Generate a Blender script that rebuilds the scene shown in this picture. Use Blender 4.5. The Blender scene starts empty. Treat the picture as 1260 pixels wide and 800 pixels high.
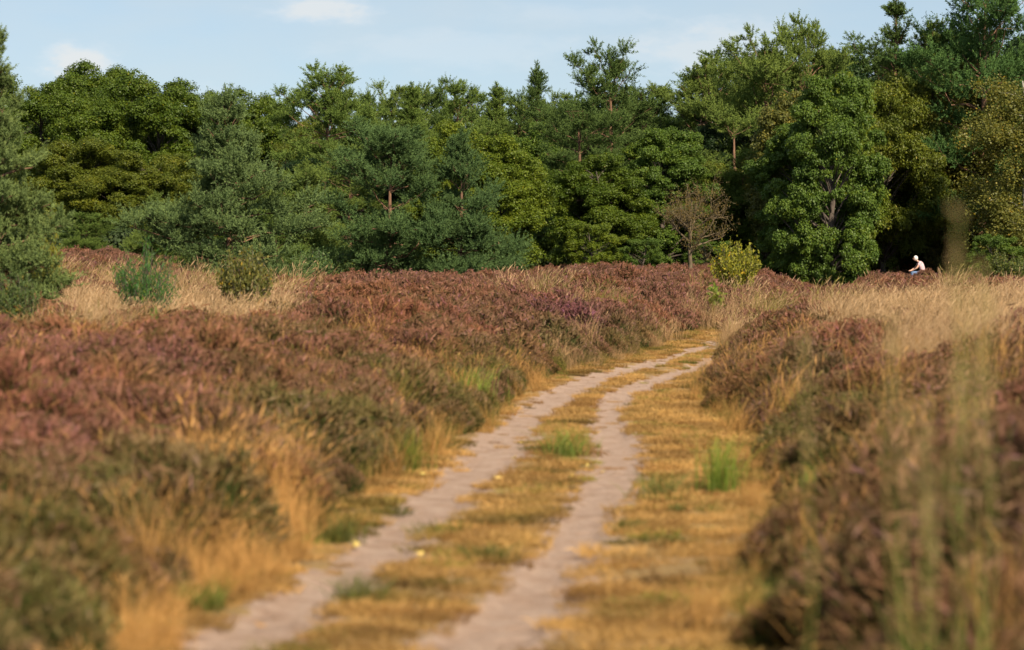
import bpy, math
import numpy as np
from mathutils import Vector, Matrix

R = np.random.default_rng(7)
F = 3500.0          # focal length in pixels of the 1260 px wide photograph
CAMZ = 1.7
HOR = 330.0
scene = bpy.context.scene
COL = scene.collection

# ------------------------------------------------------------------ terrain
def ss(a, b, x):
    t = np.clip((x - a) / (b - a), 0, 1)
    return t * t * (3 - 2 * t)

def gpt(x, y):      # pixel on the flat ground of the track -> world X, Y
    Y = CAMZ * F / (y - HOR)
    return (x - 630) / F * Y, Y

def poly(rows):
    a = sorted([gpt(x, y)[::-1] for y, x in rows])
    return np.array([p[0] for p in a]), np.array([p[1] for p in a])

LE = poly([(800, 150), (760, 215), (720, 300), (680, 365), (640, 405), (600, 455), (560, 530), (520, 590), (490, 625), (470, 660), (450, 720), (440, 770), (430, 815), (418, 850), (408, 878), (395, 892)])
RE = poly([(800, 925), (760, 925), (700, 930), (640, 955), (600, 962), (560, 950), (530, 920), (505, 885), (480, 870), (460, 880), (440, 893), (425, 905), (412, 918), (400, 928), (395, 932)])
L0 = poly([(800, 205), (740, 335), (680, 425), (640, 470), (600, 515), (560, 565), (520, 612), (500, 640), (480, 672), (465, 705), (455, 745), (445, 790), (436, 832), (430, 858), (424, 872)])
L1 = poly([(800, 345), (740, 435), (680, 505), (640, 548), (600, 600), (560, 645), (520, 672), (500, 694), (480, 722), (465, 765), (455, 795), (445, 828), (436, 858), (430, 880), (424, 893)])
R0 = poly([(800, 515), (760, 575), (720, 630), (680, 665), (640, 690), (600, 715), (580, 725), (560, 735), (540, 735), (520, 728), (500, 727), (490, 735), (480, 752), (470, 778), (460, 812), (450, 842), (444, 860), (438, 872), (432, 880)])
R1 = poly([(800, 640), (760, 690), (720, 715), (680, 730), (640, 748), (600, 785), (580, 792), (560, 788), (540, 780), (520, 768), (500, 770), (490, 780), (480, 797), (470, 822), (460, 850), (450, 873), (444, 885), (438, 893), (432, 900)])

def edge(E, Y, far_slope=0.22):
    v = np.interp(Y, E[0], E[1])
    v = v + np.where(Y > E[0][-1], (Y - E[0][-1]) * .08 + np.minimum(Y - E[0][-1], 80) ** 2 * .0035, 0)
    return v

def vnoise(x, y, seed=0):
    """smooth value noise"""
    xi = np.floor(x).astype(np.int64); yi = np.floor(y).astype(np.int64)
    fx = x - xi; fy = y - yi
    fx = fx * fx * (3 - 2 * fx); fy = fy * fy * (3 - 2 * fy)
    def h(a, b):
        n = (a * 374761393 + b * 668265263 + seed * 1442695041) & 0x7fffffff
        n = ((n ^ (n >> 13)) * 1274126177) & 0x7fffffff
        return ((n ^ (n >> 16)) & 0xffff) / 65535.0
    return (h(xi, yi) * (1 - fx) + h(xi + 1, yi) * fx) * (1 - fy) + (h(xi, yi + 1) * (1 - fx) + h(xi + 1, yi + 1) * fx) * fy

def fnoise(x, y, seed=0, o=3):
    s = 0; a = 1; t = 0
    for k in range(o):
        s = s + a * vnoise(x * 2 ** k, y * 2 ** k, seed + k); t += a; a *= .55
    return s / t

HU = np.array([-400, 0, 60, 160, 260, 400, 640, 690, 760, 860, 940, 985, 1010, 1045, 1065, 1110, 1180, 1260, 1500])
HZ = np.array([1.7, 1.8, 1.9, 1.8, 1.25, 1.10, 1.12, 1.30, 1.40, 1.34, 1.12, 0.75, 0.50, 0.55, 0.88, 1.02, 1.0, 0.85, 0.8])
PERSON = (15.65, 110.0)
def terrain(X, Y):
    X = np.asarray(X, float); Y = np.asarray(Y, float)
    Ye = np.maximum(Y, 3.0)
    xl = edge(LE, Y); xr = edge(RE, Y)
    dl = np.maximum(xl - X, 0); dr = np.maximum(X - xr, 0)
    bank = 0.52 * ss(0, 3.2, dl) + 0.50 * ss(0, 2.6, dr)
    bank = bank + 0.12 * ss(22, 45, Y) * ss(2, 6, dr)
    out = ss(0, 1.0, dl + dr)
    bank = bank + out * 0.16 * (fnoise(X * .45, Y * .3, 5) - .5) * 2
    s = ss(50, 110, Y)
    u = 630 + F * X / np.maximum(Ye, 40)
    H = np.interp(u, HU, HZ)
    H = H + 0.010 * np.clip(Y - 110, 0, 90) * ss(500, 100, u) * 1.6
    H = H + 0.12 * (fnoise(X * .2 + 9, Y * .12, 9) - .5) * 2
    z = bank * (1 - s) + s * H
    dx = X - PERSON[0]; dy = Y - PERSON[1]
    z = z + .36 * np.exp(-((dx - .45) ** 2) / .8 - (dy ** 2) / 1.6)
    # ruts
    for a, b in ((L0, L1), (R0, R1)):
        c = (edge(a, Y) + edge(b, Y)) / 2; w = np.maximum((edge(b, Y) - edge(a, Y)) / 2, .12)
        q = np.abs(X - c) / w
        z = z - 0.035 * ss(1.25, .6, q) * ss(75, 60, Y)
    return z

def at(x, D):
    """world X,Y,Z on the ground, seen in column x at distance D"""
    X = (x - 630) / F * D
    return X, D, float(terrain(X, D))

def rutmask(X, Y):
    wob = (fnoise(X * 3.1, Y * 2.2, 21) - .5) * 0.12 + (fnoise(X * 14, Y * 9, 23) - .5) * .30 + .05
    m = np.zeros_like(X) ; which = np.zeros(X.shape, int)
    for k, (a, b) in enumerate(((L0, L1), (R0, R1))):
        xa = edge(a, Y); xb = edge(b, Y)
        xb = np.maximum(xb, xa + .25)
        d = np.minimum(X - xa, xb - X) + wob + (.05 if k else .01) * ss(42, 25, Y) - .05 * ss(35, 55, Y)
        mm = ss(-.07, .09, d) * ss(66, 60, Y)
        which = np.where(mm > m, k, which)
        m = np.maximum(m, mm)
    return m, which

# ------------------------------------------------------------------ mesh helpers
class MB:
    def __init__(s): s.V = []; s.Q = []; s.T = []; s.A = []; s.n = 0
    def add(s, V, Q=None, T=None, a=0.5):
        V = np.asarray(V, float).reshape(-1, 3)
        s.V.append(V)
        s.A.append(np.broadcast_to(np.asarray(a, float), (len(V),)).copy() if np.ndim(a) < 1 or len(np.atleast_1d(a)) != len(V) else np.asarray(a, float))
        if Q is not None and len(Q): s.Q.append(np.asarray(Q, np.int64) + s.n)
        if T is not None and len(T): s.T.append(np.asarray(T, np.int64) + s.n)
        s.n += len(V)
    def mesh(s, name, mat=None, smooth=False, attr='tint'):
        V = np.concatenate(s.V) if s.V else np.zeros((0, 3))
        Q = np.concatenate(s.Q) if s.Q else np.zeros((0, 4), np.int64)
        T = np.concatenate(s.T) if s.T else np.zeros((0, 3), np.int64)
        me = bpy.data.meshes.new(name)
        me.vertices.add(len(V)); me.vertices.foreach_set('co', V.astype(np.float32).ravel())
        nl = len(Q) * 4 + len(T) * 3
        me.loops.add(nl)
        me.loops.foreach_set('vertex_index', np.concatenate([Q.ravel(), T.ravel()]).astype(np.int32))
        me.polygons.add(len(Q) + len(T))
        st = np.concatenate([np.arange(len(Q)) * 4, len(Q) * 4 + np.arange(len(T)) * 3]).astype(np.int32)
        me.polygons.foreach_set('loop_start', st)
        if smooth: me.polygons.foreach_set('use_smooth', np.ones(len(Q) + len(T), bool))
        me.update(calc_edges=True)
        if attr:
            at_ = me.attributes.new(attr, 'FLOAT', 'POINT')
            at_.data.foreach_set('value', np.concatenate(s.A).astype(np.float32))
        if isinstance(mat, tuple):
            for m_ in mat: me.materials.append(m_)
            me.polygons.foreach_set('material_index', s.mi.astype(np.int32))
        elif mat: me.materials.append(mat)
        return me
    def obj(s, name, mat=None, parent=None, smooth=False):
        o = bpy.data.objects.new(name, s.mesh(name, mat, smooth)); COL.objects.link(o)
        if parent: o.parent = parent
        return o

def join2(a, b, name, mats):
    """foliage a and boughs b as one mesh, each with its own material"""
    c = MB()
    qa = np.concatenate(a.Q); Va = np.concatenate(a.V)
    c.add(Va, qa, a=np.concatenate(a.A))
    qb = np.concatenate(b.Q); c.add(np.concatenate(b.V), qb, a=np.concatenate(b.A))
    tb_ = np.concatenate(b.T) + len(Va) if b.T else np.zeros((0, 3), np.int64)
    c.T = [tb_]
    c.mi = np.concatenate([np.zeros(len(qa)), np.ones(len(qb) + len(tb_))])
    return c.mesh(name, mats)

def unit(v): return v / np.maximum(np.linalg.norm(v, axis=-1, keepdims=True), 1e-9)
def rdir(n, rg=None):
    rg = rg or R
    return unit(rg.normal(size=(n, 3)))

def tube(mb, P, r, n=6, a=.5):
    P = np.asarray(P, float); r = np.broadcast_to(np.asarray(r, float), (len(P),))
    T = unit(np.gradient(P, axis=0))
    ref = np.array([1., 0, 0]) if abs(T[0][0]) < .8 else np.array([0, 1., 0])
    U = unit(np.cross(T, ref)); W = np.cross(T, U)
    th = np.arange(n) / n * 2 * math.pi
    ring = P[:, None] + r[:, None, None] * (np.cos(th)[None, :, None] * U[:, None] + np.sin(th)[None, :, None] * W[:, None])
    i = np.arange(len(P) - 1)[:, None] * n; j = np.arange(n)[None]; k = (j + 1) % n
    Q = np.stack([i + j, i + k, i + n + k, i + n + j], -1).reshape(-1, 4)
    mb.add(ring.reshape(-1, 3), Q, a=a)
    # close the tip
    V = np.vstack([ring[-1], P[-1] + T[-1] * r[-1]])
    mb.add(V, None, [[q, (q + 1) % n, n] for q in range(n)], a=a)

def rhomb(mb, P, d, w, L, W, a, bend=None):
    """N leaves: base P, axis d, width axis w"""
    n = len(P)
    L = np.broadcast_to(L, (n,))[:, None]; W = np.broadcast_to(W, (n,))[:, None]
    m = P + d * L * .45
    if bend is not None: m = m + bend * L
    V = np.stack([P, m + w * W / 2, P + d * L, m - w * W / 2], 1).reshape(-1, 3)
    Q = np.arange(n * 4).reshape(n, 4)
    mb.add(V, Q, a=np.repeat(np.broadcast_to(a, (n,)), 4))

def perp(d, rg=None):
    return unit(np.cross(d, rdir(len(d), rg)))

def blades(mb, B, top, ctrl, W, a0, a1, seg=3, rg=None):
    """tapered curved blades base B, control ctrl, tip top (quadratic), width W, attribute a0..a1"""
    rg = rg or R
    n = len(B); t = np.linspace(0, 1, seg + 1)
    P = ((1 - t) ** 2)[None, :, None] * B[:, None] + (2 * t * (1 - t))[None, :, None] * ctrl[:, None] + (t ** 2)[None, :, None] * top[:, None]
    w = perp(unit(top - B), rg)
    wd = (np.broadcast_to(W, (n,))[:, None] * (1 - t ** 2 * .85)[None])[..., None] / 2
    V = np.stack([P - w[:, None] * wd, P + w[:, None] * wd], 2).reshape(n, -1, 3)
    nv = (seg + 1) * 2
    base = (np.arange(n) * nv)[:, None]; k = np.arange(seg)[None] * 2
    Q = np.stack([base + k, base + k + 1, base + k + 3, base + k + 2], -1).reshape(-1, 4)
    a = np.repeat((np.broadcast_to(a0, (n,))[:, None] * (1 - t) + np.broadcast_to(a1, (n,))[:, None] * t), 2, axis=1)
    mb.add(V.reshape(-1, 3), Q, a=a.ravel())

# ------------------------------------------------------------------ materials
def newmat(name):
    m = bpy.data.materials.new(name); m.use_nodes = True
    nt = m.node_tree; nt.nodes.clear()
    return m, nt
def N(nt, t, **kw):
    n = nt.nodes.new(t)
    for k, v in kw.items():
        if k in n.inputs: n.inputs[k].default_value = v
        else: setattr(n, k, v)
    return n
def lk(nt, a, b): nt.links.new(a, b)
def ramp(nt, stops, fac=None):
    r = nt.nodes.new('ShaderNodeValToRGB'); e = r.color_ramp.elements
    while len(e) < len(stops): e.new(.5)
    for q, (p, c) in zip(e, stops): q.position = p; q.color = (*c, 1)
    if fac is not None: lk(nt, fac, r.inputs[0])
    return r
def mixc(nt, fac, a, b, mode='MIX'):
    m = nt.nodes.new('ShaderNodeMix'); m.data_type = 'RGBA'; m.blend_type = mode
    for s, v in ((m.inputs[0], fac), (m.inputs[6], a), (m.inputs[7], b)):
        if isinstance(v, (float, int)): s.default_value = v
        elif isinstance(v, tuple): s.default_value = (*v, 1)
        else: lk(nt, v, s)
    return m.outputs[2]

def leafmat(name, stops, src='object', transl=.3, rough=.6, spec=.3):
    """plant surface: attribute tint through a ramp, times the plant's own colour"""
    m, nt = newmat(name)
    at_ = N(nt, 'ShaderNodeAttribute', attribute_name='tint')
    rp = ramp(nt, stops, at_.outputs['Fac'])
    if src == 'object':
        oi = N(nt, 'ShaderNodeObjectInfo'); c = mixc(nt, 1.0, rp.outputs[0], oi.outputs['Color'], 'MULTIPLY')
    elif src == 'inst':
        ia = N(nt, 'ShaderNodeAttribute', attribute_name='itint', attribute_type='INSTANCER')
        c = mixc(nt, 1.0, rp.outputs[0], ia.outputs['Color'], 'MULTIPLY')
    else: c = rp.outputs[0]
    b = N(nt, 'ShaderNodeBsdfPrincipled', Roughness=rough)
    b.inputs['Specular IOR Level'].default_value = spec
    lk(nt, c, b.inputs['Base Color'])
    o = N(nt, 'ShaderNodeOutputMaterial')
    if transl > 0:
        tr = N(nt, 'ShaderNodeBsdfTranslucent')
        c2 = mixc(nt, 1.0, c, (1.15, 1.15, .55), 'MULTIPLY')
        lk(nt, c2, tr.inputs['Color'])
        ms = N(nt, 'ShaderNodeMixShader'); ms.inputs[0].default_value = transl
        lk(nt, b.outputs[0], ms.inputs[1]); lk(nt, tr.outputs[0], ms.inputs[2]); lk(nt, ms.outputs[0], o.inputs[0])
    else: lk(nt, b.outputs[0], o.inputs[0])
    return m

def barkmat(name, c1, c2, scale=6):
    m, nt = newmat(name)
    tc = N(nt, 'ShaderNodeTexCoord'); mp = N(nt, 'ShaderNodeMapping'); mp.inputs['Scale'].default_value = (scale, scale, scale * .25)
    lk(nt, tc.outputs['Object'], mp.inputs[0])
    no = N(nt, 'ShaderNodeTexNoise', Scale=1.6, Detail=6.0, Roughness=.7); lk(nt, mp.outputs[0], no.inputs['Vector'])
    rp = ramp(nt, [(.35, c1), (.65, c2)], no.outputs['Fac'])
    b = N(nt, 'ShaderNodeBsdfPrincipled', Roughness=.9); lk(nt, rp.outputs[0], b.inputs['Base Color'])
    bp = N(nt, 'ShaderNodeBump', Strength=.6, Distance=.02); lk(nt, no.outputs['Fac'], bp.inputs['Height']); lk(nt, bp.outputs[0], b.inputs['Normal'])
    o = N(nt, 'ShaderNodeOutputMaterial'); lk(nt, b.outputs[0], o.inputs[0])
    return m
def plain(name, c, rough=.8):
    m, nt = newmat(name)
    tc = N(nt, 'ShaderNodeTexCoord')
    no = N(nt, 'ShaderNodeTexNoise', Scale=30.0, Detail=4.0); lk(nt, tc.outputs['Object'], no.inputs['Vector'])
    rp = ramp(nt, [(.3, tuple(x * .85 for x in c)), (.7, tuple(min(1, x * 1.12) for x in c))], no.outputs['Fac'])
    b = N(nt, 'ShaderNodeBsdfPrincipled', Roughness=rough); lk(nt, rp.outputs[0], b.inputs['Base Color'])
    o = N(nt, 'ShaderNodeOutputMaterial'); lk(nt, b.outputs[0], o.inputs[0])
    return m

M = {}
M['needle'] = leafmat('pine_needles', [(0, (.55, .62, .50)), (.5, (1, 1, 1)), (.97, (1.45, 1.35, 1.1)), (1, (3.0, 1.5, .8))], transl=.2, rough=.75, spec=.12)
M['leaf'] = leafmat('tree_leaves', [(0, (.6, .68, .6)), (.5, (1, 1, 1)), (.92, (1.6, 1.35, .9)), (1, (2.1, 1.4, .6))], transl=.38, rough=.5, spec=.3)
M['bark'] = barkmat('bark', (.045, .035, .028), (.13, .10, .08))
M['pinebark'] = barkmat('pine_bark', (.10, .055, .035), (.26, .14, .08))
M['birchbark'] = barkmat('birch_bark', (.16, .14, .12), (.45, .42, .36))
# heather: tint 0 woody base .. .35 green shoots .. .6 rusty spent flowers .. 1 mauve
M['heather'] = leafmat('heather_sprigs', [(0, (.035, .028, .018)), (.25, (.075, .085, .028)), (.45, (.15, .10, .05)), (.62, (.25, .135, .082)), (.8, (.31, .17, .12)), (1, (.34, .18, .20))], src='inst', transl=.15, rough=.8, spec=.1)
M['straw'] = leafmat('dry_straw', [(0, (.16, .12, .05)), (.5, (.42, .30, .15)), (1, (.62, .50, .31))], src='inst', transl=.25, rough=.7, spec=.2)
M['tuft'] = leafmat('green_grass', [(0, (.05, .06, .018)), (.5, (.135, .165, .035)), (1, (.32, .30, .08))], src='object', transl=.3, rough=.6, spec=.25)
M['stalk'] = leafmat('stalk', [(0, (.24, .34, .04)), (.5, (.34, .34, .10)), (1, (.42, .27, .15))], src='object', transl=.2, rough=.7, spec=.2)

# ground material
def groundmat():
    m, nt = newmat('heath_ground')
    g = N(nt, 'ShaderNodeNewGeometry')
    def noise(sc, det=5.0, ro=.6):
        n = N(nt, 'ShaderNodeTexNoise', Scale=sc, Detail=det, Roughness=ro); lk(nt, g.outputs['Position'], n.inputs['Vector']); return n.outputs['Fac']
    n1 = noise(1.3); n2 = noise(9.0, 8.0, .7); n3 = noise(60.0, 4.0, .7); n4 = noise(.5, 3.0)
    sand = ramp(nt, [(.28, (.34, .205, .13)), (.5, (.54, .375, .27)), (.72, (.66, .49, .375))], n2)
    sand2 = mixc(nt, .35, sand.outputs[0], ramp(nt, [(.35, (.25, .16, .11)), (.6, (.60, .46, .39))], n3).outputs[0])
    verge = ramp(nt, [(.25, (.20, .13, .06)), (.45, (.36, .225, .10)), (.62, (.50, .34, .14)), (.8, (.55, .39, .20))], n2)
    verge2 = mixc(nt, .4, verge.outputs[0], ramp(nt, [(.3, (.15, .10, .04)), (.7, (.55, .36, .15))], n3).outputs[0])
    dirt = ramp(nt, [(.52, (0, 0, 0)), (.66, (1, 1, 1))], n1)
    mm = N(nt, 'ShaderNodeMath', operation='MULTIPLY'); lk(nt, dirt.outputs[0], mm.inputs[0]); mm.inputs[1].default_value = .55
    verge3 = mixc(nt, mm.outputs[0], verge2, (.50, .32, .20))
    soil = ramp(nt, [(.3, (.035, .025, .016)), (.7, (.12, .08, .045))], n2)
    av = N(nt, 'ShaderNodeAttribute', attribute_name='verge'); asd = N(nt, 'ShaderNodeAttribute', attribute_name='sand')
    c = mixc(nt, av.outputs['Fac'], soil.outputs[0], verge3)
    ad = N(nt, 'ShaderNodeMath', operation='ADD'); lk(nt, asd.outputs['Fac'], ad.inputs[0])
    sb = N(nt, 'ShaderNodeMath', operation='MULTIPLY_ADD'); lk(nt, n2, sb.inputs[0]); sb.inputs[1].default_value = 1.5; sb.inputs[2].default_value = -.75
    lk(nt, sb.outputs[0], ad.inputs[1])
    sr = ramp(nt, [(.35, (0, 0, 0)), (.65, (1, 1, 1))], ad.outputs[0])
    n5 = noise(4.5, 3.0, .5); dk = ramp(nt, [(.50, (1, 1, 1)), (.58, (.80, .74, .69)), (.75, (.92, .89, .86))], n5)
    sand2 = mixc(nt, .8, sand2, dk.outputs[0], 'MULTIPLY')
    c = mixc(nt, sr.outputs[0], c, sand2)
    vo = N(nt, 'ShaderNodeTexVoronoi', Scale=7.0); lk(nt, g.outputs['Position'], vo.inputs['Vector'])
    b = N(nt, 'ShaderNodeBsdfPrincipled', Roughness=.95); b.inputs['Specular IOR Level'].default_value = .1
    lk(nt, c, b.inputs['Base Color'])
    ah = N(nt, 'ShaderNodeMath', operation='MULTIPLY_ADD'); lk(nt, n3, ah.inputs[0]); ah.inputs[1].default_value = .35; lk(nt, n2, ah.inputs[2])
    ah2 = N(nt, 'ShaderNodeMath', operation='MULTIPLY_ADD'); lk(nt, vo.outputs['Distance'], ah2.inputs[0]); ah2.inputs[1].default_value = .6; lk(nt, ah.outputs[0], ah2.inputs[2])
    bp = N(nt, 'ShaderNodeBump', Strength=.9, Distance=.07); lk(nt, ah2.outputs[0], bp.inputs['Height']); lk(nt, bp.outputs[0], b.inputs['Normal'])
    o = N(nt, 'ShaderNodeOutputMaterial'); lk(nt, b.outputs[0], o.inputs[0])
    return m
M['ground'] = groundmat()

# ------------------------------------------------------------------ ground sheets
def build_ground():
    Yr = np.concatenate([np.linspace(-30, 5, 20), np.exp(np.arange(math.log(5.3), math.log(120), .0042)), np.geomspace(122, 900, 60)])
    c = np.concatenate([-np.geomspace(.262, 6, 24)[::-1], np.arange(-.26, .2601, .0024), np.geomspace(.264, 6, 24)])
    nr, nc = len(Yr), len(c)
    Yg = np.repeat(Yr[:, None], nc, 1)
    Xg = c[None] * np.maximum(np.abs(Yg), 9.0)
    Z = terrain(Xg, Yg)
    sand, which = rutmask(Xg, Yg)
    xl = edge(LE, Yg); xr = edge(RE, Yg)
    w = (fnoise(Xg * 1.5, Yg * 1.1, 31) - .5) * .7
    verge = ss(-.45, .15, np.minimum(Xg - xl, xr - Xg) + w)
    Z = Z + .012 * (fnoise(Xg * 6, Yg * 6, 41) - .5) * (Yg < 70)
    V = np.stack([Xg, Yg, Z], -1).reshape(-1, 3)
    i = np.arange(nr - 1)[:, None]; j = np.arange(nc - 1)[None]
    Q = np.stack([i * nc + j, i * nc + j + 1, (i + 1) * nc + j + 1, (i + 1) * nc + j], -1).reshape(-1, 4)
    sv = sand.ravel(); wv = which.ravel(); vv = verge.ravel()
    fm = sv[Q].mean(1); fw = wv[Q[:, 0]]
    for nm, sel in (('ground', fm < .3), ('path', (fm >= .3) & (fw == 0)), ('path', (fm >= .3) & (fw == 1))):
        q = Q[sel]; used = np.unique(q); mp = np.full(len(V), -1); mp[used] = np.arange(len(used))
        mb = MB(); mb.add(V[used], mp[q])
        me = mb.mesh(nm, M['ground'], smooth=True, attr=None)
        for an, av in (('sand', sv), ('verge', vv)):
            a = me.attributes.new(an, 'FLOAT', 'POINT'); a.data.foreach_set('value', av[used].astype(np.float32))
        o = bpy.data.objects.new(nm, me); COL.objects.link(o); o['kind'] = 'structure'
        if nm == 'path': o['label'] = ('pale sandy left wheel rut curving away through the heath', 'pale sandy right wheel rut curving away through the heath')[fw[sel][0]]
build_ground()

# ------------------------------------------------------------------ instanced ground cover (stuff)
def scatter(name, label, protos, P, rotz, scale, idx, tint, tilt=None, group=None):
    pc = bpy.data.collections.new(name + '_kinds')
    for k, me in enumerate(protos):
        o = bpy.data.objects.new('%s_kind_%02d' % (name, k), me); pc.objects.link(o)
    me = bpy.data.meshes.new(name)
    n = len(P); me.vertices.add(n); me.vertices.foreach_set('co', np.asarray(P, np.float32).ravel())
    rot = np.zeros((n, 3)); rot[:, 2] = rotz
    if tilt is not None: rot[:, :2] = tilt
    for nm, ty, fld, dat in (('rot', 'FLOAT_VECTOR', 'vector', rot), ('scl', 'FLOAT_VECTOR', 'vector', scale), ('itint', 'FLOAT_VECTOR', 'vector', tint), ('kindex', 'INT', 'value', idx)):
        a = me.attributes.new(nm, ty, 'POINT')
        a.data.foreach_set(fld, np.asarray(dat, np.int32 if ty == 'INT' else np.float32).ravel())
    o = bpy.data.objects.new(name, me); COL.objects.link(o)
    ng = bpy.data.node_groups.new(name + '_scatter', 'GeometryNodeTree')
    ng.interface.new_socket('Geometry', in_out='INPUT', socket_type='NodeSocketGeometry')
    ng.interface.new_socket('Geometry', in_out='OUTPUT', socket_type='NodeSocketGeometry')
    gi = ng.nodes.new('NodeGroupInput'); go = ng.nodes.new('NodeGroupOutput')
    ip = ng.nodes.new('GeometryNodeInstanceOnPoints'); ci = ng.nodes.new('GeometryNodeCollectionInfo')
    ci.inputs['Collection'].default_value = pc; ci.inputs['Separate Children'].default_value = True; ci.inputs['Reset Children'].default_value = True
    def na(nm, ty):
        q = ng.nodes.new('GeometryNodeInputNamedAttribute'); q.data_type = ty; q.inputs['Name'].default_value = nm; return q.outputs['Attribute']
    L = ng.links.new
    L(gi.outputs[0], ip.inputs['Points']); L(ci.outputs[0], ip.inputs['Instance'])
    ip.inputs['Pick Instance'].default_value = True
    L(na('kindex', 'INT'), ip.inputs['Instance Index'])
    er = ng.nodes.new('FunctionNodeEulerToRotation'); L(na('rot', 'FLOAT_VECTOR'), er.inputs[0]); L(er.outputs[0], ip.inputs['Rotation'])
    L(na('scl', 'FLOAT_VECTOR'), ip.inputs['Scale'])
    L(ip.outputs[0], go.inputs[0])
    md = o.modifiers.new('scatter', 'NODES'); md.node_group = ng
    o['kind'] = 'stuff'; o['label'] = label
    return o

def heather_proto(seed, ns, r=.34, h=.5, wd=1.0, fl=1.0):
    rg = np.random.default_rng(seed); mb = MB()
    # woody base stems
    d = rdir(40, rg); d[:, 2] = np.abs(d[:, 2]) * .8 + .4; d = unit(d)
    B = rg.normal(size=(40, 3)) * [.05, .05, 0]; T = B + d * rg.uniform(.25, .42, (40, 1))
    blades(mb, B, T, (B + T) / 2 + [0, 0, .03], .008 * wd, 0, .08, 2, rg)
    # green-brown leafy shoots, filling
    n = int(ns * .7)
    th = rg.uniform(0, 2 * math.pi, n); rr = np.sqrt(rg.uniform(0, 1, n)) * r
    zt = h * (1 - .45 * (rr / r) ** 2) * rg.uniform(.45, .9, n)
    Tp = np.stack([rr * np.cos(th), rr * np.sin(th), zt], -1)
    Bp = Tp * [.75, .75, 1] - np.array([0, 0, 1]) * rg.uniform(.08, .18, (n, 1))
    blades(mb, Bp, Tp, (Bp + Tp) / 2 + rg.normal(size=(n, 3)) * .01, rg.uniform(.010, .020, n) * wd, rg.uniform(.05, .2, n), rg.uniform(.18, .42, n), 2, rg)
    # flowering spikes, in lumps
    n = ns
    th = rg.uniform(0, 2 * math.pi, n); rr = np.sqrt(rg.uniform(0, 1, n)) * r * 1.05
    lump = .82 + .30 * vnoise(rr * np.cos(th) * 9 + seed * 3.3 + 50, rr * np.sin(th) * 9 + 50, seed)
    zt = h * (1 - .5 * (rr / r) ** 2) * lump * rg.uniform(.9, 1.08, n)
    Tp = np.stack([rr * np.cos(th), rr * np.sin(th), zt], -1)
    ax = unit(np.stack([rr * np.cos(th) * 1.6, rr * np.sin(th) * 1.6, np.full(n, .45)], -1) + rg.normal(size=(n, 3)) * .22)
    L = rg.uniform(.06, .15, n)
    P0 = Tp - ax * L[:, None]
    tt = np.clip(rg.normal(.64, .14, n), .3, 1) * fl
    w = perp(ax, rg)
    for q in range(2):
        rhomb(mb, P0, ax, w, L, rg.uniform(.010, .018, n) * wd, tt)
        w = np.cross(ax, w)
    # stem under each spike
    B2 = P0 * [.9, .9, 1] - [0, 0, .1]
    blades(mb, B2, P0, (B2 + P0) / 2, .006 * wd, .2, .45, 1, rg)
    return mb.mesh('heather_sprig_clump', M['heather'])

def straw_proto(seed, n, h=.75, r=.10, spread=.3, w=.004, lean=.12, heads=.5, mat='straw', t0=(.1, .35), t1=(.5, 1.)):
    rg = np.random.default_rng(seed); mb = MB()
    B = rg.normal(size=(n, 3)) * [r, r, 0]
    hh = h * rg.uniform(.5, 1.1, n)
    d = rg.normal(size=(n, 2)) * spread * hh[:, None]
    d[:, 0] += lean * hh
    T = B + np.concatenate([d, hh[:, None]], 1)
    C = B + np.concatenate([d * .2, hh[:, None] * .62], 1)
    a1 = rg.uniform(*t1, n)
    blades(mb, B, T, C, rg.uniform(.7, 1.4, n) * w, rg.uniform(*t0, n), a1, 4, rg)
    m = int(n * heads)
    if m:
        ax = unit(T[:m] - C[:m] + rg.normal(size=(m, 3)) * .03); w_ = perp(ax, rg)
        L = rg.uniform(.08, .2, m) * (h / .75)
        rhomb(mb, T[:m] - ax * L[:, None] * .6, ax, w_, L, .0050 * (w / .004) * rg.uniform(.6, 1.4, m), a1[:m])
        rhomb(mb, T[:m] - ax * L[:, None] * .6, ax, np.cross(ax, w_), L, .0050 * (w / .004) * rg.uniform(.6, 1.4, m), a1[:m])
    return mb.mesh('grass_blades', M[mat])

def turf_proto(seed, n=170, r=.17, h=.06):
    rg = np.random.default_rng(seed); mb = MB()
    th = rg.uniform(0, 2 * math.pi, n); rr = np.sqrt(rg.uniform(0, 1, n)) * r
    B = np.stack([rr * np.cos(th), rr * np.sin(th), np.full(n, -.01)], -1)
    d = rdir(n, rg) * [1, 1, .5]; d[:, 2] = np.abs(d[:, 2]) + .25; L = h * rg.uniform(.5, 1.5, n)
    T = B + d * L[:, None]; C = B + d * L[:, None] * .5 + np.array([0, 0, 1]) * L[:, None] * .35
    blades(mb, B, T, C, rg.uniform(.003, .0055, n), rg.uniform(.2, .5, n), rg.uniform(.4, .9, n), 3, rg)
    return mb.mesh('short_turf', M['straw'])

def field(Y0, Y1, dens, margin=2.5, half=.185):
    """random points in the visible wedge; dens = function(Y) per m2"""
    out = []
    for y in np.arange(Y0, Y1, 1.0):
        w = 2 * (half * y + margin); n = R.poisson(dens(y) * w)
        out.append(np.stack([R.uniform(-w / 2, w / 2, n), R.uniform(y, y + 1, n)], -1))
    P = np.concatenate(out); return P[:, 0], P[:, 1]

def ucol(X, Y): return 630 + F * X / Y
def dcor(X, Y):     # signed distance out of the corridor (positive = outside)
    return np.maximum(edge(LE, Y) - X, X - edge(RE, Y)) + 1.2 * ss(63, 74, Y)

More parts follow.
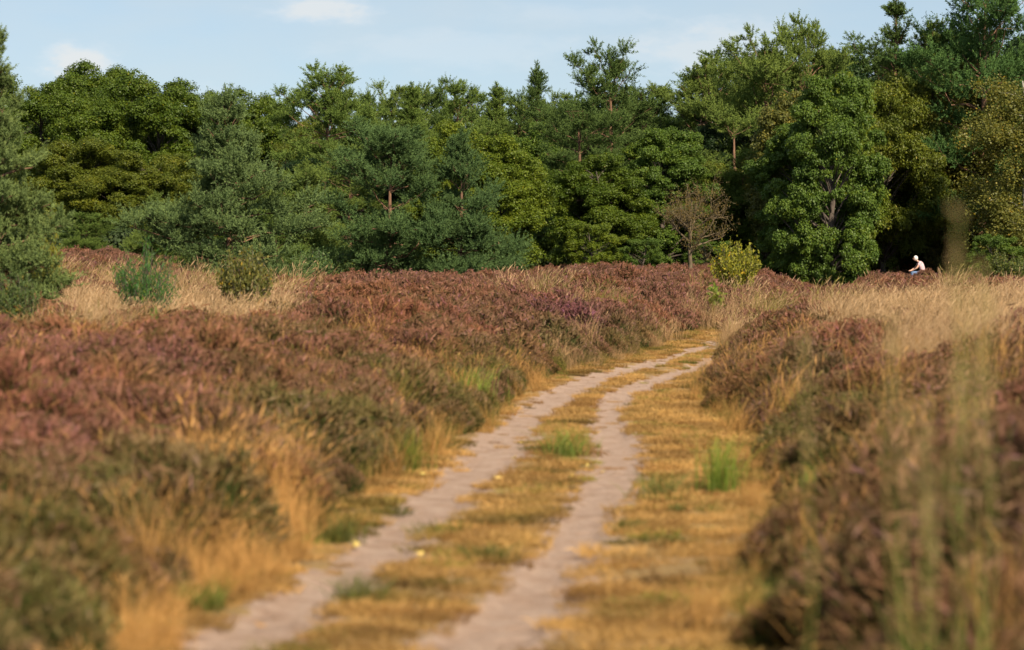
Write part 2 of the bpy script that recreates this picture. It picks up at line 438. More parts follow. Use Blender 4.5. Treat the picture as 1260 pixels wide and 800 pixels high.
def strawness(X, Y):
    """0..1: where tall dry grass replaces the heather"""
    u = ucol(X, Y)
    def blob(u0, u1, y0, y1, e=.12):
        return ss(u0 - 40, u0 + 40, u) * ss(u1 + 40, u1 - 40, u) * ss(y0 * (1 - e), y0 * (1 + e), Y) * ss(y1 * (1 + e), y1 * (1 - e), Y)
    s = .82 * blob(60, 360, 40, 66, .25)
    s = np.maximum(s, .9 * blob(1010, 1400, 38, 64, .2))
    s = np.maximum(s, .75 * blob(1080, 1400, 28, 45))
    s = np.maximum(s, .6 * blob(640, 720, 68, 72))
    s = np.maximum(s, .3 * blob(860, 960, 62, 74))
    n = fnoise(X * .8, Y * .45, 61)
    return np.clip(s + (n - .5) * 1.1 * (s > .02) + .12 * (n > .68) * (Y < 45), 0, 1)
def goldness(X, Y):
    """golden grass fringe on the near left verge"""
    u = ucol(X, Y)
    g = ss(190, 240, u) * ss(395, 350, u) * ss(12.5, 13.5, Y) * ss(20.5, 19, Y)
    g = np.maximum(g, ss(40, 100, u) * ss(260, 200, u) * ss(13.6, 12.8, Y) * .9)
    return g

TU = [
 (580, 503, 50, 46, (1.1, 1.35, .9), 'bright green grass tuft at the left verge under the middle heather'),
 (697, 562, 62, 34, (.85, 1.0, .7), 'green grass tuft on the strip between the two ruts'),
 (887, 606, 55, 62, (1.0, 1.15, .7), 'tall bright green grass tuft on the right verge'),
 (812, 612, 62, 28, (.8, .75, .8), 'low spreading dull green grass tuft right of the right rut'),
 (500, 582, 50, 50, (.75, .72, .45), 'yellowish green grass tuft among the heather on the left verge'),
 (440, 742, 80, 34, (.55, .55, .5), 'dark olive grass tuft beside the near end of the left rut'),
 (415, 668, 60, 34, (.6, .55, .5), 'dark green tuft at the foot of the golden grass by the left rut'),
 (250, 752, 70, 36, (.7, .7, .5), 'olive tuft at the very near left corner of the track'),
 (760, 420, 38, 34, (1.2, 1.1, .9), 'pale green grass tuft behind the end of the middle heather'),
 (832, 632, 22, 12, (.7, .65, .7), 'tiny green tuft below the low spreading one'),
 (970, 790, 90, 70, (.45, .6, .45), 'dark green tuft at the foot of the near right heather'),
 (1000, 640, 50, 60, (.7, .8, .5), 'olive green tuft in the near right heather'),
 (600, 690, 70, 20, (.55, .5, .45), 'low olive tuft on the near part of the middle strip'),
 (772, 655, 40, 16, (.6, .55, .5), 'tiny olive tuft at the edge of the right rut'),
]
TUXY = [(*gpt(t_[0], t_[1]), t_[2] / F * gpt(t_[0], t_[1])[1]) for t_ in TU if t_[1] > 480]
def near_tuft(X, Y):
    m_ = np.zeros(len(X), bool)
    for tx, ty, tw in TUXY: m_ |= (np.abs(X - tx - tw * .1) < tw * .5 + .18) & (Y < ty + .25) & (Y > ty - 1.1)
    return m_
# heather
X, Y = field(4.2, 128, lambda y: 12.0 if y < 30 else (9.5 if y < 60 else 7.5))
dc = dcor(X, Y); s = strawness(X, Y); g = goldness(X, Y)
wob = (fnoise(X * 1.3, Y * .9, 71) - .5) * .5
grap = fnoise(X * .55 + 7, Y * .35, 73)
keep = (dc > .12 + wob) & (R.uniform(size=len(X)) > s * .93) & (R.uniform(size=len(X)) > g * .95)
keep &= (Y > 5.2) | (np.abs(X) > 1.2)
keep &= ~(near_tuft(X, Y) & (ucol(X, Y) < 925))
keep &= ~((grap > .66) & (R.uniform(size=len(X)) < .55) & (Y < 60))
X, Y, dc, grap, s = X[keep], Y[keep], dc[keep], grap[keep], s[keep]
n = len(X); print('heather', n)
hs = .97 * R.uniform(.7, 1.3, n) * (1 + (fnoise(X * .9, Y * .6, 75) - .5) * 1.3) * (.55 + .45 * ss(.0, .9, dc))
hs = hs * (1 - .25 * s) * np.where((np.abs(X - PERSON[0]) < 1.6) & (Y > PERSON[1] - 12) & (Y < PERSON[1] + 4), .62, 1)
sc = np.stack([hs * R.uniform(.9, 1.2, n) * 1.0, hs * R.uniform(.9, 1.2, n), hs], -1)
protos = [heather_proto(100 + k, 420) for k in range(5)] + [heather_proto(120 + k, 300, wd=1.7) for k in range(4)]
idx = np.where(Y < 45, R.integers(0, 5, n), 5 + R.integers(0, 4, n))
pn = fnoise(X * .35 + 3, Y * .22, 81); pm = fnoise(X * 1.1, Y * .8, 83)
green = ss(.42, .64, fnoise(X * .6 + 30, Y * .4, 85)) * .60 * ss(70, 45, Y) + ss(1.8, .3, dc) * .6 * (Y < 60)
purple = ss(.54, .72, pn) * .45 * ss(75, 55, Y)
uu = ucol(X, Y)
purple = np.maximum(purple, np.exp(-((uu - 700) / 55) ** 2 - ((Y - 58) / 7) ** 2) * 1.2)
purple = np.maximum(purple, np.exp(-((uu - 30) / 70) ** 2 - ((Y - 20) / 4) ** 2) * .35)
base = np.array([.96, .84, .86])
tint = base[None] * (1 + (R.uniform(size=(n, 1)) - .5) * .35)
gcol = np.array([.60, 1.06, .55]); pcol = np.array([.92, .82, 1.2]); ocol = np.array([1.04, .94, .82])
tint = tint * (1 + (gcol - 1) * np.clip(green, 0, 1)[:, None] * R.uniform(.4, 1, (n, 1)))
tint = tint * (1 + (pcol - 1) * purple[:, None])
tint = tint * (1 + (ocol - 1) * (ss(.45, .7, pm))[:, None])
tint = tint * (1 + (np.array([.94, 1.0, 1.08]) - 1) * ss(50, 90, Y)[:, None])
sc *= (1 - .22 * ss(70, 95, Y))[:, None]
Z = terrain(X, Y) - .02
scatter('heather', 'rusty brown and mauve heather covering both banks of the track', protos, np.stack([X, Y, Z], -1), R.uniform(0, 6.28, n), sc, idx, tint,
        tilt=R.normal(size=(n, 2)) * .1)

# tall dry grass
X, Y = field(4.6, 112, lambda y: 14.0 if y < 60 else 11.0)
s = strawness(X, Y); g = goldness(X, Y); dc = dcor(X, Y)
r_ = R.uniform(size=len(X))
edgeg = ss(.75, .0, np.abs(dc - .05)) * .30 * (Y < 62)
sprinkle = (.075 + .015 * (X > 1.5) + .12 * (fnoise(X * .9 + 11, Y * .6, 91) > .60)) * ss(52, 38, Y)
keep = (dc > -.25) & (r_ < np.maximum(np.maximum(s * .95, g), np.maximum(edgeg, sprinkle)))
keep &= (Y > 6.5) | (X > 1.3) | (X < -1.3)
X, Y, s, g, dc = X[keep], Y[keep], s[keep], g[keep], dc[keep]; n = len(X); print('straw', n)
protos = [straw_proto(200 + k, 60, h=.72, lean=.16) for k in range(4)] + [straw_proto(210 + k, 46, h=.74, w=.008, lean=.18) for k in range(4)] + [straw_proto(220 + k, 90, h=.42, r=.07, spread=.35, heads=.25, t1=(.35, .75)) for k in range(3)]
low = (s < .3)
idx = np.where(low & (Y < 60), 8 + R.integers(0, 3, n), np.where(Y < 40, R.integers(0, 4, n), 4 + R.integers(0, 4, n)))
hs = R.uniform(.6, 1.2, n) * np.where((R.uniform(size=n) < .10) & (Y < 58), 1.3, 1) * np.where(low, np.where(dc < .3, .7, 1.2), (.62 + .6 * fnoise(X * .5, Y * .3, 99)) * np.where(X > 3, .86, .84) * (1 - .3 * ss(60, 80, Y)))
gold = np.array([1.12, .86, .56]); pale = np.array([.96, .84, .82]); olive = np.array([.55, .62, .30])
tint = np.where(((low & (Y < 45)) | (g > .2))[:, None], gold * (1 + .2 * (g > .2))[:, None], pale) * R.uniform(.75, 1.15, (n, 1))
ol = (low & (R.uniform(size=n) < .35) & (g < .1)); tint[ol] = olive * R.uniform(.6, 1.1, (ol.sum(), 1))
Z = terrain(X, Y) - .02
scatter('dry_grass', 'straw coloured tall dry grass waving between the heather', protos, np.stack([X, Y, Z], -1), R.normal(size=n) * .7, np.stack([hs] * 3, -1), idx, tint, tilt=R.normal(size=(n, 2)) * .12)

# short golden turf on the track verges
X, Y = field(8, 95, lambda y: 34.0 if y < 35 else 20.0, margin=0)
dc = dcor(X, Y)
k = dc < .55; X, Y, dc = X[k], Y[k], dc[k]
m, _ = rutmask(X, Y)
bare = ss(.62, .74, fnoise(X * 1.0 + 5, Y * .7, 95)) * .8
k = (R.uniform(size=len(X)) > m * .975) & (R.uniform(size=len(X)) > bare)
X, Y, m = X[k], Y[k], m[k]; n = len(X); print('turf', n)
protos = [turf_proto(300 + k) for k in range(5)]
hs = R.uniform(.6, 1.3, n) * (1 - .5 * m)
c = np.array([1.05, .86, .56])
gn = ss(.56, .72, fnoise(X * 1.6 + 2, Y * 1.0, 97))
tint = (c * (1 - gn[:, None]) + np.array([.42, .42, .18]) * gn[:, None]) * R.uniform(.55, 1.25, (n, 1))
br = R.uniform(size=n) < .22; tint[br] *= np.array([.62, .55, .50])
gr_ = R.uniform(size=n) < .10; tint[gr_] *= np.array([.55, .80, .50])
tint *= (.8 + .4 * fnoise(X * 2.2, Y * 1.3, 98))[:, None]
scatter('short_grass', 'short parched golden grass on the verges and between the ruts', protos, np.stack([X, Y, terrain(X, Y)], -1), R.uniform(0, 6.28, n), np.stack([hs, hs, hs * R.uniform(.7, 1.5, n)], -1), R.integers(0, 5, n), tint)

# dead bits on the sand
rg = np.random.default_rng(71); lit = []
for k in range(4):
    mb = MB(); m_ = 7; Pq = rg.normal(size=(m_, 3)) * [.09, .09, 0] + [0, 0, .006]
    ax = unit(rdir(m_, rg) * [1, 1, .12]); wq = unit(np.cross(ax, [0, 0, 1.]) + rdir(m_, rg) * .2)
    rhomb(mb, Pq, ax, wq, rg.uniform(.015, .05, m_), rg.uniform(.006, .022, m_), rg.uniform(.0, .8, m_)); lit.append(mb.mesh('dead_bits', M['straw']))
X, Y = field(9, 62, lambda y: 16.0, margin=0)
m, _ = rutmask(X, Y); k = (dcor(X, Y) < .2) & (R.uniform(size=len(X)) < .25 + .6 * (m > .02) * (m < .95))
X, Y = X[k], Y[k]; n = len(X); hs = R.uniform(.6, 1.4, n)
scatter('plant_litter', 'dead leaf bits and straw crumbs lying on the sandy ruts', lit, np.stack([X, Y, terrain(X, Y)], -1), R.uniform(0, 6.28, n), np.stack([hs] * 3, -1), R.integers(0, 4, n), np.array([.75, .55, .42]) * R.uniform(.4, 1.3, (n, 1)))

# ------------------------------------------------------------------ things
def thing(name, label, cat, loc, rz=0, group=None):
    o = bpy.data.objects.new(name, None); COL.objects.link(o)
    o.location = loc; o.rotation_euler = (0, 0, rz); o['label'] = label; o['category'] = cat
    o.empty_display_size = .3
    if group: o['group'] = group
    return o
def part(name, me, parent, color=None):
    o = bpy.data.objects.new(name, me); COL.objects.link(o); o.parent = parent
    if color is not None: o.color = (*color, 1)
    return o

def curve3(a, b, up, n=6, rg=None, j=.03):
    t = np.linspace(0, 1, n)[:, None]; c = a + (b - a) * .5 + np.array([0, 0, up])
    P = (1 - t) ** 2 * a + 2 * t * (1 - t) * c + t ** 2 * b
    if rg is not None: P[1:-1] += rg.normal(size=(n - 2, 3)) * j * np.linalg.norm(b - a) * .5
    return P

def leafclump(mb, rg, C, r, n, L, W, flat=.8, tb=0.0, up=.25, shell=(.55, 1.05)):
    d = rdir(n, rg); d[:, 2] += up; d = unit(d)
    rad = r * rg.uniform(*shell, n)
    P = C + d * rad[:, None] * [1, 1, flat]
    nrm = unit(d + rdir(n, rg) * .75 + np.array([0, 0, .35]))
    ax = unit(np.cross(nrm, rdir(n, rg))); w = np.cross(nrm, ax)
    a = np.clip(rg.normal(.45 + tb, .16, n), 0, .93)
    a = np.where(rg.uniform(size=n) < .006, 1.0, a)
    rhomb(mb, P, ax, w, L * rg.uniform(.7, 1.25, n), W * rg.uniform(.7, 1.25, n), a, bend=nrm * .08)

def decid(seed, h=10., Rx=3., zb=.06, nc=95, rc=.75, per=420, L=.125, W=.085, top=1.0, conic=0., holes=.12):
    """broadleaf tree, height 10 m by default; returns crown, trunk meshes"""
    rg = np.random.default_rng(seed); cr = MB(); tk = MB(); lb = MB()
    bend = rg.normal(size=2) * .25
    n = 9; t = np.linspace(0, 1, n)
    tp = np.stack([bend[0] * t ** 2 * 1.5 + rg.normal(size=n) * .05, bend[1] * t ** 2 * 1.5 + rg.normal(size=n) * .05, t * h * .86], -1); tp[0, :2] = 0
    tube(tk, tp, .022 * h * (1 - t * .9) + .01, 8)
    z0 = zb * h; cz = (z0 + h) / 2; hz = (h - z0) / 2
    cs = []
    ph = rg.uniform(0, 6.28, 6)
    while len(cs) < nc:
        d = rdir(1, rg)[0]
        az = math.atan2(d[1], d[0])
        k = 1 + .16 * math.sin(2 * az + ph[0]) + .12 * math.sin(3 * az + ph[1] + 2 * d[2]) + .14 * math.sin(5 * d[2] + ph[2] + az)
        rad = rg.uniform(.55, 1.0) ** .5 * k
        zz = d[2] * rad
        wx = Rx * (1 - conic * (zz * .5 + .5) ** 1.2)
        # fuller body: superellipse in height
        zf = np.sign(zz) * abs(zz) ** .85
        c = np.array([d[0] * rad * wx, d[1] * rad * wx, cz + zf * (hz - rc * .5)])
        if c[2] < z0 * .5 + .3: continue
        cs.append(c)
    cs = np.array(cs)
    for k, c in enumerate(cs):
        rr = rc * rg.uniform(.55, 1.25)
        if rg.uniform() < holes: rr *= .5
        tb = rg.normal(0, .11)
        tot_ = int(per * (rr / rc) ** 2 * 1.1); an = rg.uniform(.75, 1.3, 3)
        for q in range(10):
            dd = rdir(1, rg)[0] * an; dd[2] = dd[2] * .7 + .12
            w_ = rg.uniform(.3, .62)
            leafclump(cr, rg, c + dd * rr * .72, rr * w_, int(tot_ * .36 * w_ ** 2 / .22 * .62), L, W, flat=.75, tb=tb + rg.normal(0, .05), shell=(.35, 1.1))
    # limbs
    sel = rg.permutation(len(cs))[:max(16, len(cs) // 2)]
    for k in sel:
        c = cs[k]; zt = np.clip(c[2] - np.hypot(c[0], c[1]) * .8, .12 * h, .8 * h); tt = zt / (h * .86)
        a = np.array([np.interp(tt, t, tp[:, 0]), np.interp(tt, t, tp[:, 1]), zt])
        tube(lb, curve3(a, c, .15 * rg.uniform(-1, 1), 6, rg), np.linspace(.009 * h * (1 - tt * .6), .012, 6), 5)
    return join2(cr, lb, 'crown', (M['leaf'], M['bark'])), tk.mesh('trunk', M['bark'], smooth=True)

def needles(mb, rg, P, ax, s, nn=11, tb=0.):
    """needle tufts at P along axes ax"""
    n = len(P)
    Pn = np.repeat(P, nn, 0) + np.repeat(ax, nn, 0) * rg.uniform(-.05, .16, (n * nn, 1)) * s
    d = unit(np.repeat(ax, nn, 0) * .75 + rdir(n * nn, rg) * .75)
    a = np.repeat(np.clip(rg.normal(.5 + tb, .15, n), 0, .95), nn) + rg.normal(size=n * nn) * .06
    rhomb(mb, Pn, d, perp(d, rg), rg.uniform(.07, .13, n * nn) * s, rg.uniform(.020, .034, n * nn) * s, np.clip(a, 0, .97))

def pine(seed, h=6., Rx=2., zb=.12, prof='round', step=.42, s=1.0, dens=1.0, leader=True, lmin=4, lmax=6, pr=.47):
    rg = np.random.default_rng(seed); cr = MB(); tk = MB(); lb = MB()
    n = 10; t = np.linspace(0, 1, n)
    wob = rg.normal(size=(n, 2)) * .035 * h * .3; wob[0] = 0; wob = np.cumsum(wob, 0) * .35
    tp = np.stack([wob[:, 0], wob[:, 1], t * h * .97], -1)
    tube(tk, tp, .020 * h * (1 - t * .93) + .008, 8)
    zs = np.arange(zb * h, h * .97, step * h / 6.)
    for z in zs:
        tt = z / h
        q = (tt - zb) / (1 - zb)
        if prof == 'cone': env = (1 - q) ** .85 * (.55 + .45 * min(1, q / .12 + .4))
        elif prof == 'round': env = math.sqrt(max(0, 1 - (q * 1.02 - .35) ** 2 / .46)) if q > .35 else .82 + .18 * q / .35
        else: env = (.60 + .5 * math.sin(min(1, q * 1.05) * math.pi * .85)) * (1 if q < .8 else 1 - .55 * (q - .8) / .2)   # 'tall': broken uneven top
        ns = rg.integers(lmin, lmax + 1)
        ph = rg.uniform(0, 6.28)
        if rg.uniform() < .13 and q < .85: continue
        for k in range(ns):
            az = ph + k * 2 * math.pi / ns + rg.normal() * .3
            ln = Rx * max(env, .10) * rg.uniform(.45, 1.2) * (1 + .22 * math.sin(az * 2 + seed) * math.sin(z * 2.1 + seed))
            el = math.radians(5 + 50 * q ** 1.5 + rg.normal() * 9)
            a = np.array([np.interp(tt, t * .97, tp[:, 0]), np.interp(tt, t * .97, tp[:, 1]), z + rg.normal() * .08])
            b = a + ln * np.array([math.cos(az) * math.cos(el), math.sin(az) * math.cos(el), math.sin(el)])
            LP = curve3(a, b, -.10 * ln, 6, rg, .05)
            tube(lb, LP, np.linspace(.006 * h * (1 - tt * .7) + .006, .006, 6), 4)
            npad = max(2, int(ln / (.36 * s) * 1.35 * dens))
            for m_ in range(npad):
                f = rg.uniform(.3, 1.0) ** .75
                c = np.array([np.interp(f, np.linspace(0, 1, 6), LP[:, i]) for i in range(3)])
                side = np.array([-math.sin(az), math.cos(az), 0])
                c0 = c.copy()
                c = c + side * rg.normal() * .20 * ln * (1.1 - f * .6) + np.array([0, 0, rg.uniform(-.05, .22)]) * s
                rr = pr * s * rg.uniform(.5, 1.35) * (1 - (.55 if prof == 'cone' else .42) * q)
                ns_ = int(11 * (rr / (.40 * s)) ** 1.5) + 4
                d = rdir(ns_, rg); d[:, 2] = d[:, 2] * .7 + .25; d = unit(d)
                sa = unit(d * .8 + np.array([math.cos(az) * .35, math.sin(az) * .35, .62]))
                sb_ = c + d * rr * rg.uniform(.05, .75, (ns_, 1)) * [1, 1, .5]
                tbp = rg.normal(0, .09); ln_ = rg.uniform(.6, 1.25, (ns_, 1)) * rr * .95
                for q_ in range(5):
                    needles(cr, rg, sb_ + sa * ln_ * (q_ / 4.), sa, s * (1.05 - .09 * q_), 8, tb=tbp + .06 * (q_ - 2))
                tube(lb, np.stack([c0, (c0 + c) / 2 + [0, 0, .02], c]), [.010, .008, .005], 3)
    if leader:
        for z in np.linspace(h * .9, h * 1.03, 7):
            P = np.tile(np.array([tp[-1, 0], tp[-1, 1], z]), (6, 1)); d = rdir(6, rg) * [1, 1, .3]; ax = unit(d * .6 + [0, 0, 1.])
            needles(cr, rg, P + d * .06, ax, s, 12)
        tube(lb, np.stack([tp[-1], tp[-1] + [0, 0, .06 * h]]), [.012, .006], 4)
    return join2(cr, lb, 'crown', (M['needle'], M['pinebark'])), tk.mesh('trunk', M['pinebark'], smooth=True)

def birch(seed, h=9., Rx=2.6, L=.09, W=.065, n_str=1500, zb=.03, per=55):
    """airy small-leaved tree with hanging sprays"""
    rg = np.random.default_rng(seed); cr = MB(); tk = MB(); lb = MB()
    n = 9; t = np.linspace(0, 1, n); w = np.cumsum(rg.normal(size=(n, 2)) * .08, 0); w[0] = 0
    tp = np.stack([w[:, 0], w[:, 1], t * h * .95], -1)
    tube(tk, tp, .014 * h * (1 - t * .9) + .008, 7)
    ends = []
    for k in range(46):
        tt = rg.uniform(.06, .95); z = tt * h * .95; az = rg.uniform(0, 6.28)
        env = math.sqrt(max(.02, 1 - ((tt - .42) / .60) ** 2))
        ln = Rx * env * rg.uniform(.5, 1.12); el = math.radians(rg.uniform(10, 50))
        a = np.array([np.interp(tt, t, tp[:, 0]), np.interp(tt, t, tp[:, 1]), z])
        b = a + np.array([math.cos(az) * ln, math.sin(az) * ln, ln * math.sin(el) * .7])
        LP = curve3(a, b, .12 * ln, 6, rg, .06); tube(lb, LP, np.linspace(.004 * h * (1 - tt * .7) + .004, .005, 6), 4)
        ends.append(LP)
    for k in range(n_str):
        LP = ends[rg.integers(len(ends))]; f = rg.uniform(.15, 1) ** .7
        c = np.array([np.interp(f, np.linspace(0, 1, 6), LP[:, i]) for i in range(3)]) + rg.normal(size=3) * [.28, .28, .18]
        m = int(per * rg.uniform(.5, 1.4)); ln = rg.uniform(.3, .9)
        q = rg.uniform(0, 1, m)
        dr = rg.normal(size=2) * .25
        P = c + np.stack([dr[0] * q, dr[1] * q, -q * ln + .25], -1) + rg.normal(size=(m, 3)) * .10
        nrm = rdir(m, rg); ax = unit(np.cross(nrm, rdir(m, rg)) + np.array([0, 0, -.5])); wd = perp(ax, rg)
        a = np.clip(rg.normal(.45, .2, m) + rg.normal() * .06, 0, .93); a = np.where(rg.uniform(size=m) < .02, 1., a)
        rhomb(cr, P, ax, wd, L * rg.uniform(.7, 1.3, m), W * rg.uniform(.7, 1.3, m), a)
    return join2(cr, lb, 'crown', (M['leaf'], M['birchbark'])), tk.mesh('trunk', M['birchbark'], smooth=True)

def shrub(seed, h=1., Rx=.6, n=80, per=110, L=.055, W=.036, upr=.8, f0=.08):
    """upright stems carrying leaves all along, unit size"""
    rg = np.random.default_rng(seed); cr = MB(); tk = MB()
    for k in range(n):
        az = rg.uniform(0, 6.28); rr = math.sqrt(rg.uniform()) * Rx
        hh = h * (1 - .38 * (rr / Rx) ** 3) * rg.uniform(.62, 1.06)
        a = np.array([math.cos(az) * rr * .12, math.sin(az) * rr * .12, 0]) * 1.0; b = np.array([math.cos(az) * rr, math.sin(az) * rr, hh])
        LP = curve3(a, b, -.12 * h * (1 - upr), 6, rg, .06); tube(tk, LP, np.linspace(.012, .003, 6) * h, 4)
        m = per; f = rg.uniform(f0, 1.03, m)
        P = np.stack([np.interp(f, np.linspace(0, 1, 6), LP[:, i]) for i in range(3)], -1) + rg.normal(size=(m, 3)) * .035 * h
        nrm = rdir(m, rg); ax = unit(rdir(m, rg) + [0, 0, .9]); wd = perp(ax, rg)
        a_ = np.clip(rg.normal(.45, .2, m), 0, .95); a_ = np.where(rg.uniform(size=m) < .03, 1., a_)
        rhomb(cr, P, ax, wd, L * rg.uniform(.6, 1.3, m), W * rg.uniform(.6, 1.3, m), a_)
    return cr.mesh('crown', M['leaf']), tk.mesh('trunk', M['bark'], smooth=True)

def baretree(seed, h=3.4, Rx=1.6):
    rg = np.random.default_rng(seed); cr = MB(); tk = MB(); tw = MB()
    def rec(a, d, ln, r, lvl, mb):
        P = [a]; n = 5
        for k in range(n):
            d = unit(d + rg.normal(size=3) * .13 + np.array([0, 0, .04])); P.append(P[-1] + d * ln / n)
        P = np.array(P); tube(mb, P, np.linspace(r, r * .55, n + 1), 6 if lvl < 2 else 3)
        if lvl >= 4:
            m = 9; f = rg.uniform(0, 1.1, m); Q_ = P[0] + (P[-1] - P[0]) * f[:, None] + rg.normal(size=(m, 3)) * .05
            ax = rdir(m, rg); rhomb(cr, Q_, ax, perp(ax, rg), .06, .028, np.clip(rg.normal(.5, .2, m), 0, .9))
            return
        for k in range((4, 4, 4, 3)[lvl]):
            f = rg.uniform(.35, 1.0); p = P[0] + (P[-1] - P[0]) * f
            p = np.array([np.interp(f, np.linspace(0, 1, n + 1), P[:, i]) for i in range(3)])
            sd = rdir(1, rg)[0]; dd = unit(d * (.55) + sd * .85 + np.array([0, 0, .12]))
            rec(p, dd, ln * rg.uniform(.55, .8), r * .5, lvl + 1, tw)
    P = np.array([[0, 0, 0], [.02, 0, .5], [-.02, .02, 1.0], [.03, 0, 1.5]]); P = P * h / 3.4
    tube(tk, P, [.085, .07, .06, .05], 8)
    for k in range(9):
        z = rg.uniform(.8, 1.5) * h / 3.4; az = k * 2.4 + rg.normal() * .3; el = math.radians(rg.uniform(15, 65))
        rec(np.array([0, 0, z]), np.array([math.cos(az) * math.cos(el), math.sin(az) * math.cos(el), math.sin(el)]), Rx * .62, .035, 1, tw)
    return cr.mesh('crown', M['leaf']), tk.mesh('trunk', M['bark'], smooth=True), tw.mesh('limbs', M['bark'], smooth=True)

# prototypes: (crown mesh, trunk mesh, height, half width)
PR = {}
PR['oakA'] = (*decid(1, Rx=3.6, nc=165, rc=.95, per=800), 10., 3.9)
PR['oakB'] = (*decid(2, Rx=3.3, nc=155, rc=1.0, per=860), 10., 3.7)
PR['oakC'] = (*decid(3, Rx=3.0, nc=140, rc=.85, per=720, conic=.35), 10., 3.3)
PR['lush'] = (*decid(4, Rx=3.1, nc=190, rc=.66, per=640, L=.115, W=.088, zb=.02, holes=.2, conic=.25), 10., 3.5)
PR['bushy'] = (*decid(5, h=5., Rx=2.2, nc=60, rc=.5, per=330, L=.11, W=.08, zb=.0), 5., 2.5)
PR['slim'] = (*decid(6, Rx=2.0, nc=120, rc=.7, per=330, L=.13, W=.09, conic=.5), 10., 2.3)
PR['pineT1'] = (*pine(11, h=11., Rx=2.5, zb=.10, prof='tall', s=1.35, step=.34, dens=.8), 11., 2.6)
PR['pineT2'] = (*pine(12, h=11., Rx=2.2, zb=.14, prof='tall', s=1.3, step=.36, dens=.8), 11., 2.3)
PR['pineT3'] = (*pine(13, h=11., Rx=2.7, zb=.12, prof='round', s=1.4, step=.34, dens=.8), 11., 2.8)
PR['pineT4'] = (*pine(51, h=11., Rx=2.7, zb=.2, prof='tall', s=1.35, step=.42, dens=.75, pr=.52), 11., 2.7)
PR['pineT5'] = (*pine(52, h=11., Rx=2.6, zb=.1, prof='cone', s=1.35, step=.36, dens=.8), 11., 2.6)
PR['pineT6'] = (*pine(53, h=11., Rx=2.5, zb=.15, prof='round', s=1.3, step=.40, dens=.75, pr=.42), 11., 2.6)
PR['pineB3'] = (*pine(54, h=5., Rx=2.1, zb=.03, prof='cone', s=1.0, step=.42, dens=1.1), 5., 2.1)
PR['spire'] = (*pine(19, h=11., Rx=2.3, zb=.12, prof='cone', s=1.2, step=.55, dens=.7, pr=.34), 11., 2.3)
PR['pineS'] = (*pine(14, h=11., Rx=2.2, zb=.12, prof='cone', s=1.3, step=.36, dens=.85), 11., 2.0)
PR['pineB1'] = (*pine(15, h=5., Rx=2.1, zb=.03, prof='round', s=1.0, step=.42, dens=1.1), 5., 2.2)
PR['pineB2'] = (*pine(16, h=5., Rx=2.0, zb=.03, prof='round', s=1.0, step=.42, dens=1.1, lmax=7), 5., 2.1)
PR['pineHero'] = (*pine(17, h=5.4, Rx=2.6, zb=.04, prof='cone', s=.95, step=.40, dens=1.1), 5.4, 2.6)
PR['pineEdge'] = (*pine(18, h=5.2, Rx=1.35, zb=.09, prof='cone', s=.72, step=.36, dens=1.25, pr=.36), 5.2, 1.35)
PR['birchA'] = (*birch(21), 9., 2.6)
PR['birchB'] = (*birch(22, Rx=2.2, n_str=1200), 9., 2.2)
PR['shrub'] = (*shrub(31), 1., .6)
PR['broom'] = (*shrub(32, n=90, per=70, L=.07, W=.014, upr=1.), 1., .6)
PR['sapl'] = (*shrub(33, n=9, per=13, L=.15, W=.09, Rx=.22, f0=.62), 1., .25)

GP = (0.125, 0.184, 0.042); GP2 = (0.136, 0.189, 0.044); GPD = (0.085, 0.133, 0.037)
GO = (0.096, 0.145, 0.017); GO2 = (0.129, 0.157, 0.019); GY = (0.139, 0.188, 0.019); GL = (0.103, 0.167, 0.027); GB = (0.160, 0.163, 0.036); GA = (0.146, 0.152, 0.038)
